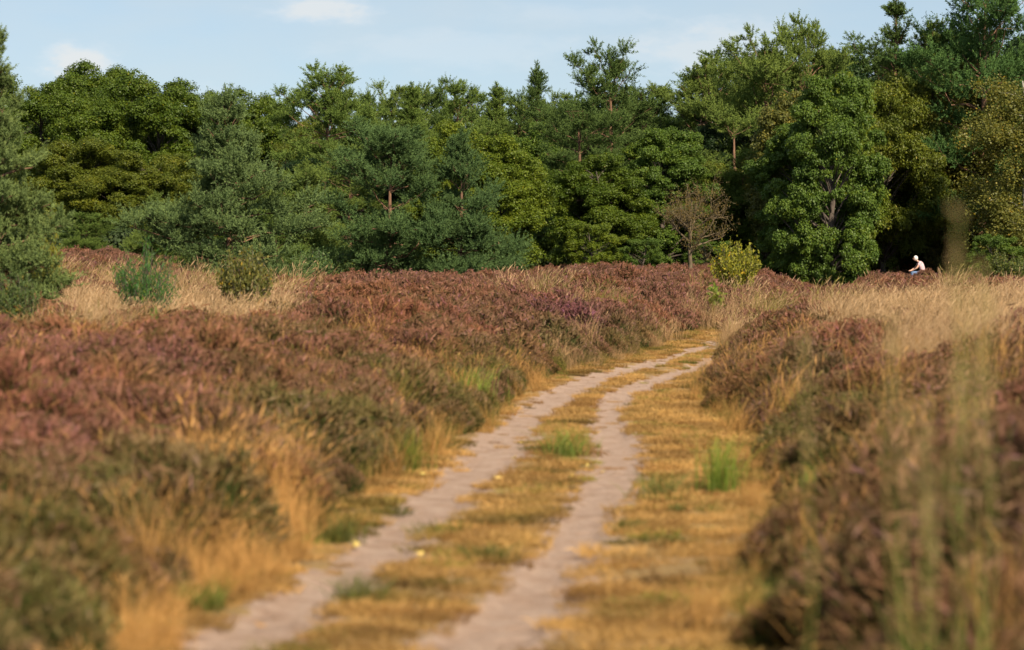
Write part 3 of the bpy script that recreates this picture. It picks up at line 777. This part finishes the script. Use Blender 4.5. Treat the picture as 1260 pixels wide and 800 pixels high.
# proto, column, top row, distance, half width px, colour, name, category, label, group
TR = [
 ('oakA', 55, 97, 150, 75, GO, 'oak_tree', 'dark round-topped oak at the left end of the wood behind the edge pine'),
 ('oakB', 128, 84, 156, 68, GO, 'oak_tree', 'tallest dome-shaped oak on the left skyline'),
 ('oakA', 200, 102, 150, 72, GO, 'oak_tree', 'dark green oak just right of the tallest dome-shaped oak on the left skyline'),
 ('oakC', 262, 116, 156, 55, GO, 'oak_tree', 'oak rising behind the left side of the broad open pine'),
 ('oakB', 322, 118, 152, 60, GO, 'oak_tree', 'dark oak on the skyline right behind the tip of the broad open pine'),
 ('oakC', 372, 150, 140, 45, GO2, 'oak_tree', 'olive green oak between the broad open pine and the first skyline pine'),
 ('oakB', 95, 175, 138, 62, GO2, 'oak_tree', 'olive lit oak in front of the left dome-shaped oaks, beside the edge pine'),
 ('oakA', 180, 190, 135, 60, GO2, 'oak_tree', 'olive oak left of the broad open pine, lower than the skyline oaks'),
 ('pineEdge', -4, 20, 46, 90, (.14, .19, .065), 'pine_tree', 'pale green young pine cut by the left edge of the photo'),
 ('pineHero', 282, 117, 88, 112, (.12, .175, .065), 'pine_tree', 'broad open young pine with pale upper shoots standing before the oaks on the left'),
 ('pineB3', 190, 244, 96, 44, GP2, 'pine_tree', 'low bushy pine at the left foot of the broad open pine'),
 ('pineB2', 107, 270, 104, 40, GP, 'pine_tree', 'small blue-green pine beside the patch of rusty heath on the left'),
 ('pineB2', 375, 228, 104, 62, GP2, 'pine_tree', 'bushy pine filling the gap between the broad open pine and the twin dark pines'),
 ('pineB1', 340, 262, 96, 40, GP, 'pine_tree', 'low pine leaning on the right side of the broad open pine'),
 ('pineT1', 408, 98, 128, 52, GP, 'pine_tree', 'leftmost tall pine of the skyline, with a rounded two-headed top'),
 ('pineT5', 452, 134, 126, 48, GP, 'pine_tree', 'tall pine with a flat shaded top between the leftmost skyline pine and the next spire'),
 ('pineS', 508, 112, 130, 42, GP, 'pine_tree', 'narrow skyline pine above the left one of the twin dark pines'),
 ('pineT6', 562, 112, 132, 42, GP, 'pine_tree', 'small-headed pine on the skyline above the gap of the twin dark pines'),
 ('pineS', 612, 112, 134, 38, GP, 'pine_tree', 'narrow pointed skyline pine above the yellow-green tree'),
 ('pineT5', 660, 88, 132, 44, GPD, 'pine_tree', 'dark narrow pine with a knobbly top left of the tallest central pine'),
 ('pineB1', 478, 172, 98, 84, (.085, .142, .050), 'pine_tree', 'left one of the twin dark bushy pines at the edge of the heather'),
 ('pineB3', 566, 174, 98, 74, (.082, .138, .050), 'pine_tree', 'right one of the twin dark bushy pines at the edge of the heather'),
 ('pineT3', 430, 190, 112, 50, GP2, 'pine_tree', 'mid green pine behind the left one of the twin dark pines'),
 ('oakC', 622, 168, 105, 64, GY, 'birch_tree', 'yellow-green broadleaf tree right behind the twin dark pines'),
 ('oakC', 560, 150, 118, 50, GY, 'birch_tree', 'yellowish broadleaf crown showing over the top of the twin dark pines'),
 ('slim', 655, 148, 120, 42, GL, 'broadleaf_tree', 'slim green broadleaf tree below the dark narrow knobbly pine'),
 ('pineT3', 748, 70, 124, 54, GPD, 'pine_tree', 'tallest dark pine in the middle of the skyline'),
 ('pineT4', 712, 140, 114, 50, GPD, 'pine_tree', 'dark brownish green pine at the left shoulder of the tallest central pine'),
 ('pineT6', 790, 120, 128, 46, GPD, 'pine_tree', 'dark pine right of the tallest central pine, with a low flat top'),
 ('oakC', 735, 190, 112, 55, GO, 'broadleaf_tree', 'dark green broadleaf tree below the tallest central pine'),
 ('lush', 815, 158, 114, 62, GL, 'broadleaf_tree', 'fresh green broadleaf tree behind the bare brown tree'),
 ('bushy', 730, 270, 104, 42, GY, 'birch_tree', 'low bright yellow-green birch at the foot of the central pines'),
 ('bushy', 790, 290, 103, 30, GL, 'bush', 'low fresh green bush left of the bare brown tree'),
 ('bushy', 872, 292, 108, 34, GL, 'bush', 'low fresh green bush behind the trunk of the bare brown tree'),
 ('pineT1', 872, 88, 126, 52, GP2, 'pine_tree', 'lit pine at the left shoulder of the right-hand tall pines'),
 ('pineT3', 935, 56, 122, 60, GP2, 'pine_tree', 'broad sunlit pine with a jagged top, left of the spindly spire'),
 ('pineT1', 992, 46, 124, 46, GP2, 'pine_tree', 'sunlit pine between the broad jagged pine and the spindly spire'),
 ('pineT2', 905, 150, 116, 48, GP2, 'pine_tree', 'lower pine in front of the lit pines, over the round yellow bush'),
 ('slim', 960, 110, 112, 52, GA, 'birch_tree', 'olive thin-leaved birch in front of the broad sunlit pine'),
 ('spire', 1098, 2, 118, 84, GPD, 'pine_tree', 'spindly spire-like pine rising highest between the right-hand trees'),
 ('pineT3', 1205, -26, 116, 72, (.07, .135, .04), 'pine_tree', 'bright green pine towering at the top right corner'),
 ('pineT1', 1150, 48, 118, 48, GP2, 'pine_tree', 'pine between the spindly spire and the bright corner pine'),
 ('lush', 1022, 92, 106, 66, GL, 'oak_tree', 'large fresh green oak with pale shining leaves right of centre'),
 ('oakB', 1085, 100, 116, 62, GO2, 'oak_tree', 'tall olive green oak merging with the right side of the large fresh green oak'),
 ('slim', 1045, 84, 112, 44, GY, 'birch_tree', 'yellow-green leafy top standing just above the large fresh green oak'),
 ('oakC', 880, 200, 116, 50, GO2, 'broadleaf_tree', 'mid green broadleaf tree right behind the top of the bare brown tree'),
 ('lush', 985, 150, 110, 62, GL, 'oak_tree', 'green oak with pale leaf tips left of the large fresh green oak'),
 ('oakB', 935, 215, 116, 60, GO, 'broadleaf_tree', 'dark shaded broadleaf tree behind the round yellow bush'),
 ('oakC', 1110, 170, 121, 52, GO, 'broadleaf_tree', 'dark broadleaf tree in the shade above the seated person'),
 ('birchA', 1192, 70, 118, 100, GB, 'birch_tree', 'wide olive-brown birch with drooping sprays on the right'),
 ('birchB', 1268, 86, 109, 72, GB, 'birch_tree', 'olive-brown birch cut by the right edge of the photo'),
 ('birchB', 1215, 195, 117, 74, GA, 'birch_tree', 'lower yellowing birch with orange leaves right of the seated person'),
 ('bushy', 1225, 285, 105, 40, GL, 'bush', 'low green bush behind the dry grass at the right edge'),
]
import random
random.seed(3)
def plant(kind, u, ytop, D, hw, colr, name, cat, label, group=None, zoff=0.):
    cm, tm, h0, w0 = PR[kind]
    X, Y, Z = at(u, D)
    H = CAMZ + (HOR - ytop) / F * D - Z
    W = hw / F * D * {'pineT': 1.25, 'pineS': 1.2, 'oakA': 1.25, 'oakB': 1.25, 'oakC': 1.15, 'lush': 1.15, 'birch': 1.15}.get(kind[:5], 1.0)
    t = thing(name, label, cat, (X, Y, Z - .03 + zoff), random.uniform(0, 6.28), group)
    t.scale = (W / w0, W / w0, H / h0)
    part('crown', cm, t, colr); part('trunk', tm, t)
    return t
for r in TR:
    k, u, yt, D, hw, c, nm, lb = r
    plant(k, u, yt, D, hw, c, nm, {'oak_tree': 'oak tree', 'pine_tree': 'pine tree', 'birch_tree': 'birch tree', 'broadleaf_tree': 'tree', 'bush': 'bush'}[nm], lb, 'trees of the wood edge' if nm != 'bush' else 'bushes under the wood edge')
# second row filling the depth of the wood
kinds = ['oakB', 'pineT3', 'oakC', 'pineT1', 'oakA']
for k in range(26):
    u = -60 + k * 54 + random.uniform(-12, 12)
    sky = np.interp(u, [-60, 0, 130, 380, 520, 620, 750, 830, 900, 1000, 1100, 1300], [110, 110, 95, 160, 150, 150, 112, 130, 80, 58, 50, 25]) + random.uniform(6, 26)
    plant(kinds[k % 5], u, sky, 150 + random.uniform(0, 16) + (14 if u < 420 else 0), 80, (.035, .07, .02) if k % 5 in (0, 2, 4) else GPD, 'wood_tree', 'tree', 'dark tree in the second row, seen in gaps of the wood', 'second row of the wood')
for k in range(19):
    u = 395 + k * 50 + random.uniform(-10, 10)
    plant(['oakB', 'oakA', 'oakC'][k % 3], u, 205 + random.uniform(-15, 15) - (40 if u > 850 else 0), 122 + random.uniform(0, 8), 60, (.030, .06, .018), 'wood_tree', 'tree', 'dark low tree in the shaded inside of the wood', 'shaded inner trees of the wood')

for k in range(11):
    u = 395 + k * 31 + random.uniform(-8, 8)
    plant(['pineT6', 'pineT5', 'pineT3', 'pineT4', 'pineT1', 'pineT2'][k % 6], u, 127 + random.uniform(-7, 12), 142 + random.uniform(-3, 6), 42, GP2 if k % 2 else GPD, 'wood_tree', 'tree', 'pine merging into the middle skyline behind the small spires', 'second row of the wood')
# bare brown tree
c_, t_, l_ = baretree(41)
X, Y, Z = at(849, 99)
t = thing('bare_tree', 'small bare brown tree with spreading dry twigs before the dark wood', 'tree', (X, Y, Z - .02))
t.scale = (.98, .98, (CAMZ + (HOR - 214) / F * 99 - Z) / 3.15)
part('crown', c_, t, (.16, .12, .04)); part('trunk', t_, t); part('limbs', l_, t)
t_.materials[0] = l_.materials[0] = barkmat('brown_twigs', (.075, .055, .03), (.17, .125, .07))

# shrubs
SH = [
 ('shrub', 905, 298, 82, 36, (.25, .25, .032), 'birch_bush', 'bush', 'round yellow-green birch bush standing alone right of the bare tree'),
 ('broom', 178, 297, 47, 44, (.070, .17, .04), 'broom_bush', 'bush', 'fresh green broom bush in the dry grass on the left'),
 ('shrub', 302, 306, 52, 40, (.15, .15, .04), 'gorse_bush', 'bush', 'straggly bush with small yellow flowers right of the green broom'),
 ('shrub', 50, 262, 52, 26, (.20, .20, .03), 'birch_bush', 'bush', 'thin yellowing bush in front of the edge pine'),
 ('shrub', 18, 335, 42, 36, (.10, .14, .045), 'broom_bush', 'bush', 'dull green bush at the foot of the edge pine'),
 ('sapl', 880, 347, 72, 12, (.22, .28, .05), 'oak_sapling', 'sapling', 'pale lime sapling at the left foot of the round yellow-green bush'),
 ('sapl', 822, 360, 78, 22, (.20, .27, .04), 'oak_sapling', 'sapling', 'spreading lime green sapling in the heather left of the pale one'),
 ('sapl', 517, 383, 52, 9, (.20, .32, .04), 'oak_sapling', 'sapling', 'single bright green seedling poking out of the middle heather'),
 ('sapl', 256, 392, 34, 6, (.20, .32, .04), 'oak_sapling', 'sapling', 'tiny green seedling at the near rim of the left dry grass'),
 ('sapl', 196, 378, 32, 12, (.13, .20, .04), 'oak_sapling', 'sapling', 'small dark green seedling below the green broom bush'),
 ('shrub', 965, 292, 111, 40, (.075, .055, .025), 'bracken_clump', 'bracken', 'brown bracken in the shade right behind the round yellow bush'),
 ('shrub', 1106, 316, 119, 22, (.26, .10, .03), 'bramble_bush', 'bush', 'orange-leaved bramble just behind the seated person'),
 ('shrub', 430, 312, 98, 30, (.10, .16, .05), 'broom_bush', 'bush', 'low green scrub at the left foot of the twin dark pines'),
 ('shrub', 385, 306, 94, 30, (.09, .15, .05), 'broom_bush', 'bush', 'low green scrub under the bushy pine left of the twin pines'),
 ('shrub', 640, 300, 104, 26, (.09, .14, .03), 'bramble_bush', 'bush', 'low green bramble under the yellow-green tree'),
 ('shrub', 1160, 300, 116, 26, (.15, .15, .035), 'bramble_bush', 'bush', 'olive bramble at the left foot of the wide birch'),
 ('shrub', 1235, 310, 104, 30, (.12, .15, .04), 'bramble_bush', 'bush', 'tangled green bramble behind the dry grass at the right edge'),
]
for k, u, yt, D, hw, c, nm, cat, lb in SH:
    plant(k, u, yt, D, hw, c, nm, cat, lb)

# dark undergrowth mass along the wood edge (uncountable)
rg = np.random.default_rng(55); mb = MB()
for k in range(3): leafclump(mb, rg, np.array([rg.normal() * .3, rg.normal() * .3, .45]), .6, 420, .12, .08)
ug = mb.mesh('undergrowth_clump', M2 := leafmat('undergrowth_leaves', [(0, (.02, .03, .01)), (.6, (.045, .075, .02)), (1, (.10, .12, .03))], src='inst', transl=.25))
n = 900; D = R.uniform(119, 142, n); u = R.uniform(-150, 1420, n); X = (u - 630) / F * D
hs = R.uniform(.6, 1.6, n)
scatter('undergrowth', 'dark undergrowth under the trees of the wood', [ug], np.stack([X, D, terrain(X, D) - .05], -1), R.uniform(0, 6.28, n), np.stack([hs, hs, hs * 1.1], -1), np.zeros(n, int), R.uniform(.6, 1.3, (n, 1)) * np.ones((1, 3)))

# green grass tufts along the track
def tuft(u, y, wpx, hpx, colr, label, seed, D=None):
    X, Y = gpt(u, y) if D is None else ((u - 630) / F * D, D)
    Z = float(terrain(X, Y))
    h = hpx / F * Y * 1.15; w = wpx / F * Y
    mb_ = straw_proto(seed, 170, h=h, r=w * .22, spread=.28 * w / h, w=.005, lean=.05, heads=0, mat='tuft', t0=(.0, .4), t1=(.35, 1.))
    o = bpy.data.objects.new('grass_tuft', mb_); COL.objects.link(o); o.location = (X, Y, Z - .01)
    o.color = (*[q_ * 1.35 for q_ in colr], 1); o['label'] = label; o['category'] = 'grass tuft'; o['group'] = 'green grass tufts by the track'
for k, (u, y, w_, h_, c, lb) in enumerate(TU): tuft(u, y, w_, h_, c, lb, 400 + k)

# near tall moor-grass stalks on the right
def stalks(u, D, hpx_top, n, seed, label, lean=0.):
    rg = np.random.default_rng(seed); mb = MB()
    X = (u - 630) / F * D; Z = float(terrain(X, D))
    H = CAMZ + (HOR - hpx_top) / F * D - Z
    for k in range(n):
        b = rg.normal(size=3) * [.018, .03, 0]; hh = H * rg.uniform(.8, 1.0)
        tp_ = b + np.array([lean * H + rg.normal() * .015, rg.normal() * .04, hh])
        P = curve3(b, tp_, 0, 9, rg, .012)
        tube(mb, P, np.linspace(.0022, .0011, 9), 4, a=np.repeat(np.linspace(0, .6, 9), 4) if False else .3)
        # seed head: many spikelets along the top fifth
        m = 46; f = rg.uniform(.80, 1.0, m); Q_ = b + (tp_ - b) * f[:, None] + rg.normal(size=(m, 3)) * .003
        ax = unit(np.tile(unit(tp_ - b), (m, 1)) + rdir(m, rg) * .35); rhomb(mb, Q_, ax, perp(ax, rg), .022, .005, rg.uniform(.7, 1, m))
    n2 = n * 3; B = rg.normal(size=(n2, 3)) * [.03, .04, 0]; hh = H * rg.uniform(.3, .62, n2); d = rg.normal(size=(n2, 2)) * .14
    T = B + np.concatenate([d, hh[:, None]], 1); blades(mb, B, T, B + np.concatenate([d * .1, hh[:, None] * .6], 1), .008, .0, .3, 5, rg)
    o = mb.obj('moor_grass', M['stalk']); o.location = (X, D, Z - .02); o.color = (1, 1, 1, 1)
    o['label'] = label; o['category'] = 'tall grass'; o['group'] = 'out of focus moor grass stalks near the camera'
stalks(1187, 5.0, 118, 2, 501, 'tallest blurred moor grass stalk, its brown head before the right birch')
stalks(1096, 5.6, 262, 2, 502, 'blurred moor grass whose head stands just left of the seated person')
stalks(1012, 6.4, 292, 1, 503, 'faint blurred moor grass head before the dark wood, leaning left', lean=-.03)
stalks(1140, 6.4, 430, 3, 504, 'blurred green moor grass stalks low on the right, between the tall heads')
stalks(1205, 6.6, 345, 3, 505, 'blurred moor grass stalks right beside the tallest one')

# fallen leaves on the track
def leafmesh(seed, s):
    rg = np.random.default_rng(seed); n = 14; th = np.arange(n) / n * 2 * math.pi
    r = s * .5 * (1 + .12 * np.cos(5 * th + rg.uniform(0, 6))) * np.where(np.arange(n) == 0, 1.3, 1)
    V = np.stack([r * np.cos(th), r * .75 * np.sin(th), .012 * s / .06 * np.cos(2 * th) + .01], -1); V = np.vstack([V, [0, 0, .006], V - [0, 0, .0008], [0, 0, .0052]])
    T = [[k, (k + 1) % n, n] for k in range(n)] + [[n + 1 + (k + 1) % n, n + 1 + k, 2 * n + 1] for k in range(n)]
    Q = [[k, n + 1 + k, n + 1 + (k + 1) % n, (k + 1) % n] for k in range(n)]
    mb = MB(); mb.add(V, Q, T); ms = np.arange(4)
    st = np.array([[-.75 * s, 0, .004], [-.5 * s, 0, .01], [0, 0, .009]]); tube(mb, st, .0015, 4)
    return mb
yl = plain('yellow_leaf', (.75, .56, .15), .5); ol_ = plain('orange_leaf', (.62, .33, .08), .5)
LV = [(438, 674, .075, 'large pale yellow fallen leaf alone on the near left rut'),
      (483, 604, .05, 'orange fallen leaf at the left verge of the left rut'), (520, 588, .045, 'yellow leaf beside the left rut at the foot of the heather'),
      (612, 592, .05, 'yellow leaf on the middle strip near its left border'), (633, 565, .045, 'yellow leaf on the middle strip left of the green tuft'),
      (703, 592, .05, 'yellow leaf at the left border of the right rut'), (722, 578, .045, 'yellow leaf on the right rut below the green tuft'), (742, 581, .04, 'pale yellow leaf in the middle of the right rut'),
      (865, 584, .06, 'orange leaf on the right verge left of the tall green tuft'), (515, 688, .05, 'yellow leaf on the near middle strip'),
      (412, 628, .05, 'orange leaf low in the heather beside the golden grass'), (505, 628, .04, 'small orange leaf on the left rut'), (745, 655, .045, 'orange leaf right of the right rut'),
      (640, 545, .04, 'small yellow leaf at the left rut beside the green tuft'), (900, 660, .05, 'orange leaf on the right verge under the heather'), (318, 770, .05, 'small orange leaf at the near end of the left rut')]
for k, (u, y, s_, lb) in enumerate(LV):
    X, Y = gpt(u, y); o = leafmesh(600 + k, s_).obj('fallen_leaf', ol_ if 'orange' in lb else yl)
    o.location = (X, Y, float(terrain(X, Y)) + .03); o.rotation_euler = (random.uniform(.1, .6), random.uniform(-.4, .4), random.uniform(0, 6.28))
    o['label'] = lb; o['category'] = 'leaf'; o['group'] = 'fallen leaves on the track'

# ------------------------------------------------------------------ seated person
def skin_obj(name, verts, edges, radii, mat, parent, sub=2, root=0):
    me = bpy.data.meshes.new(name); me.from_pydata(verts, edges, []); me.materials.append(mat)
    o = bpy.data.objects.new(name, me); COL.objects.link(o); o.parent = parent
    sk = o.modifiers.new('skin', 'SKIN'); sk.use_smooth_shade = True
    lay = me.skin_vertices[0].data if me.skin_vertices else None
    if lay is None:
        bpy.context.view_layer.objects.active = o
        bpy.context.view_layer.update(); lay = me.skin_vertices[0].data
    for v, r in zip(lay, radii): v.radius = r if isinstance(r, tuple) else (r, r)
    lay[root].use_root = True
    sb = o.modifiers.new('sub', 'SUBSURF'); sb.levels = sub; sb.render_levels = sub
    return o
def ell(name, c, r, mat, parent, seg=20, cut=None, f=None):
    mb = MB(); th = np.linspace(0, math.pi, seg // 2 + 1); ph = np.arange(seg) / seg * 2 * math.pi
    T, Pp = np.meshgrid(th, ph, indexing='ij')
    V = np.stack([np.sin(T) * np.cos(Pp), np.sin(T) * np.sin(Pp), np.cos(T)], -1)
    if f is not None: V = f(V)
    V = (V * r + c).reshape(-1, 3); n = seg
    i = np.arange(seg // 2)[:, None] * n; j = np.arange(n)[None]; k = (j + 1) % n
    Q = np.stack([i + j, i + n + j, i + n + k, i + k], -1).reshape(-1, 4)
    if cut is not None: Q = Q[cut(V[Q].mean(1))]
    mb.add(V, Q); return mb.obj(name, mat, parent, smooth=True)
sk_ = plain('skin', (.62, .36, .26), .5); shirt = plain('pale_pink_cotton', (.62, .44, .48), .8); jean = plain('blue_denim', (.12, .20, .36), .8)
hairm = plain('grey_white_hair', (.72, .70, .68), .7); shoem = plain('dark_shoe', (.05, .045, .04), .6); featm = plain('eye_dark', (.03, .02, .02), .3)
px, py = PERSON; pz = float(terrain(px + .25, py))
P0 = thing('person', 'white-haired person in a pinkish shirt and blue jeans sitting on the heather mound', 'person', (px, py, pz))
P0.scale = (.83, .83, .83)
# figure faces -X, hips at x=.25; y = side
hp = .10
body_v = [(.25, 0, hp), (.27, 0, hp + .2), (.20, 0, hp + .40), (.11, 0, hp + .52), (.06, 0, hp + .57),          # 0..4 pelvis, waist, chest, neck base, neck
          (.12, .19, hp + .50), (-.05, .24, hp + .27), (-.24, .13, hp + .16), (-.30, .10, hp + .14),               # 5..8 left shoulder elbow wrist palm
          (.12, -.19, hp + .50), (-.03, -.24, hp + .26), (-.22, -.13, hp + .15), (-.28, -.10, hp + .13),           # 9..12
          (.20, .11, hp), (-.22, .15, hp + .06), (-.25, .16, hp - .36), (-.38, .17, hp - .44),                     # 13..16 hip knee ankle toe
          (.20, -.11, hp), (-.22, -.15, hp + .06), (-.25, -.16, hp - .36), (-.38, -.17, hp - .44),
          (-.02, 0, hp + .64)]
body_e = [(0, 1), (1, 2), (2, 3), (3, 4), (4, 21), (3, 5), (5, 6), (6, 7), (7, 8), (3, 9), (9, 10), (10, 11), (11, 12), (0, 13), (13, 14), (14, 15), (15, 16), (0, 17), (17, 18), (18, 19), (19, 20)]
rad = [.13, .12, .14, .08, .055, .06, .042, .030, .036, .06, .042, .030, .036, .095, .065, .045, .035, .095, .065, .045, .035, .06]
# five fingers each hand, as bent chains rooted in the palm
for s_, pb in ((1, 8), (-1, 12)):
    b = np.array(body_v[pb])
    for q in range(5):
        off = (q - 2) * .016
        if q == 0: pts = [b + [-.01, -s_ * .03, .01], b + [-.035, -s_ * .05, -.01]]
        else: pts = [b + [-.05, s_ * off, .0], b + [-.085 + .006 * abs(q - 2.5), s_ * off * 1.1, -.018]]
        i0 = len(body_v)
        body_v += [tuple(p) for p in pts]; body_e += [(pb, i0), (i0, i0 + 1)]; rad += [.010, .008]
body = skin_obj('body', body_v, body_e, rad, sk_, P0, 1)
def headf(V):
    V = V.copy(); z = V[..., 2]
    V[..., 1] *= 1 - .18 * np.clip(-z, 0, 1); V[..., 0] = V[..., 0] - .10 * np.clip(-z, 0, 1)
    return V
hc = np.array([-.06, 0, hp + .71])
ell('head', hc, (.098, .078, .12), sk_, P0, 24, f=headf)
ell('nose', hc + [-.105, 0, -.018], (.024, .013, .024), sk_, P0, 10)
for s_ in (1, -1):
    ell('eye', hc + [-.088, s_ * .030, .012], (.010, .012, .008), featm, P0, 10)
    ell('ear', hc + [.005, s_ * .080, -.005], (.018, .010, .030), sk_, P0, 10)
ell('mouth', hc + [-.098, 0, -.060], (.008, .022, .005), plain('lips', (.45, .18, .15), .5), P0, 10)
ell('hair', hc + [.010, 0, .014], (.106, .088, .122), hairm, P0, 28, cut=lambda c: (c[:, 0] > hc[0] - .055 + .0 * c[:, 2]) & (c[:, 2] > hc[2] - .06) | (c[:, 2] > hc[2] + .06))
sv = [(.25, 0, hp + .06), (.27, 0, hp + .2), (.20, 0, hp + .40), (.11, 0, hp + .535), (.12, .19, hp + .50), (.03, .22, hp + .37), (.12, -.19, hp + .50), (.03, -.22, hp + .37)]
skin_obj('shirt', sv, [(0, 1), (1, 2), (2, 3), (3, 4), (4, 5), (3, 6), (6, 7)], [.145, .14, .16, .10, .075, .062, .075, .062], shirt, P0, 2)
tv = [(.25, 0, hp), (.20, .11, hp), (-.22, .15, hp + .06), (-.25, .16, hp - .32), (.20, -.11, hp), (-.22, -.15, hp + .06), (-.25, -.16, hp - .32)]
skin_obj('trousers', tv, [(0, 1), (1, 2), (2, 3), (0, 4), (4, 5), (5, 6)], [.14, .11, .08, .06, .11, .08, .06], jean, P0, 2)
for s_ in (1, -1):
    ell('shoe', np.array([-.33, s_ * .165, hp - .44]), (.14, .05, .05), shoem, P0, 16)

# ------------------------------------------------------------------ light, sky
az, el = math.radians(26), math.radians(36)     # sun behind the camera, to the right
S = Vector((math.sin(az) * math.cos(el), -math.cos(az) * math.cos(el), math.sin(el)))
sl = bpy.data.lights.new('sun', 'SUN'); sl.energy = 5.0; sl.angle = math.radians(.6); sl.color = (1.0, .86, .66)
so = bpy.data.objects.new('sun', sl); COL.objects.link(so); so.rotation_euler = S.to_track_quat('Z', 'Y').to_euler(); so.location = (20, -20, 30)
w = bpy.data.worlds.new('World'); scene.world = w; w.use_nodes = True
nt = w.node_tree; nt.nodes.clear()
sky = nt.nodes.new('ShaderNodeTexSky'); sky.sky_type = 'NISHITA'; sky.sun_disc = False
sky.sun_elevation = el; sky.sun_rotation = math.atan2(S.x, S.y); sky.air_density = 1.0; sky.dust_density = .6; sky.ozone_density = 2.0; sky.altitude = 0
tc = N(nt, 'ShaderNodeTexCoord')
va = N(nt, 'ShaderNodeVectorMath', operation='ADD'); lk(nt, tc.outputs['Generated'], va.inputs[0]); va.inputs[1].default_value = (0, 0, .05)
vn = N(nt, 'ShaderNodeVectorMath', operation='NORMALIZE'); lk(nt, va.outputs[0], vn.inputs[0]); lk(nt, vn.outputs[0], sky.inputs[0])
mp = N(nt, 'ShaderNodeMapping'); mp.inputs['Scale'].default_value = (1, 1, 2.6); mp.inputs['Location'].default_value = (.3, .2, .0)
lk(nt, tc.outputs['Generated'], mp.inputs[0])
n1 = N(nt, 'ShaderNodeTexNoise', Scale=16, Detail=7.0, Roughness=.52); lk(nt, mp.outputs[0], n1.inputs['Vector']); n1.inputs['Distortion'].default_value = .25
n2 = N(nt, 'ShaderNodeTexNoise', Scale=60, Detail=5.0, Roughness=.6); lk(nt, mp.outputs[0], n2.inputs['Vector'])
tot = None
for (cu, cv, ru, rv, a_) in ((98, 78, 62, 30, .9), (385, 12, 95, 26, .8), (560, 62, 200, 30, .35), (880, 62, 150, 46, .6), (700, 20, 130, 20, .3), (250, 130, 120, 30, .3)):
    d_ = Vector(((cu - 630) / F, 1, (HOR - cv) / F)).normalized()
    m2 = N(nt, 'ShaderNodeMapping'); k_ = F
    m2.inputs['Location'].default_value = (-d_.x * k_ / ru, 0, -d_.z * k_ / rv); m2.inputs['Scale'].default_value = (k_ / ru, 0, k_ / rv)
    lk(nt, tc.outputs['Generated'], m2.inputs[0])
    gr = N(nt, 'ShaderNodeVectorMath', operation='LENGTH'); lk(nt, m2.outputs[0], gr.inputs[0])
    w1 = N(nt, 'ShaderNodeMath', operation='MULTIPLY_ADD'); lk(nt, n2.outputs['Fac'], w1.inputs[0]); w1.inputs[1].default_value = 1.6; w1.inputs[2].default_value = -.8
    w2 = N(nt, 'ShaderNodeMath', operation='ADD'); lk(nt, gr.outputs['Value'], w2.inputs[0]); lk(nt, w1.outputs[0], w2.inputs[1])
    r_ = ramp(nt, [(.25, (a_, a_, a_)), (1.0, (0, 0, 0))], w2.outputs[0]); r_.color_ramp.interpolation = 'EASE'
    if tot is None: tot = r_.outputs[0]
    else:
        ad = N(nt, 'ShaderNodeMath', operation='ADD', use_clamp=True); lk(nt, tot, ad.inputs[0]); lk(nt, r_.outputs[0], ad.inputs[1]); tot = ad.outputs[0]
rp = ramp(nt, [(.35, (.28, .28, .28)), (.75, (.55, .55, .55))], n1.outputs['Fac'])
ad = N(nt, 'ShaderNodeMath', operation='MAXIMUM'); lk(nt, tot, ad.inputs[0]); lk(nt, rp.outputs[0], ad.inputs[1])
mm = N(nt, 'ShaderNodeMath', operation='MULTIPLY'); lk(nt, ad.outputs[0], mm.inputs[0]); mm.inputs[1].default_value = 1.0
c = mixc(nt, mm.outputs[0], sky.outputs[0], (5.9, 6.35, 6.45))
cs_ = N(nt, 'ShaderNodeMath', operation='MULTIPLY'); lk(nt, tot, cs_.inputs[0]); cs_.inputs[1].default_value = .40
c = mixc(nt, cs_.outputs[0], c, (8.3, 8.2, 8.2))
bg = N(nt, 'ShaderNodeBackground', Strength=.078); lk(nt, c, bg.inputs[0])
wo = N(nt, 'ShaderNodeOutputWorld'); lk(nt, bg.outputs[0], wo.inputs[0])

# ------------------------------------------------------------------ camera
cd = bpy.data.cameras.new('camera'); cd.lens = 100; cd.sensor_width = 36; cd.clip_end = 3000
cd.dof.use_dof = True; cd.dof.focus_distance = 98; cd.dof.aperture_fstop = 2.3
co = bpy.data.objects.new('camera', cd); COL.objects.link(co); co.location = (0, 0, CAMZ)
co.rotation_euler = (math.radians(90) - math.atan((400 - HOR) / F), 0, 0)
scene.camera = co
scene.view_settings.view_transform = 'Standard'; scene.view_settings.look = 'None'; scene.view_settings.gamma = 1
scene.view_settings.exposure = 0.58
cy = scene.cycles
cy.use_denoising = True; cy.max_bounces = 6; cy.diffuse_bounces = 3; cy.transmission_bounces = 3; cy.glossy_bounces = 2
cy.use_adaptive_sampling = True; cy.adaptive_threshold = .015
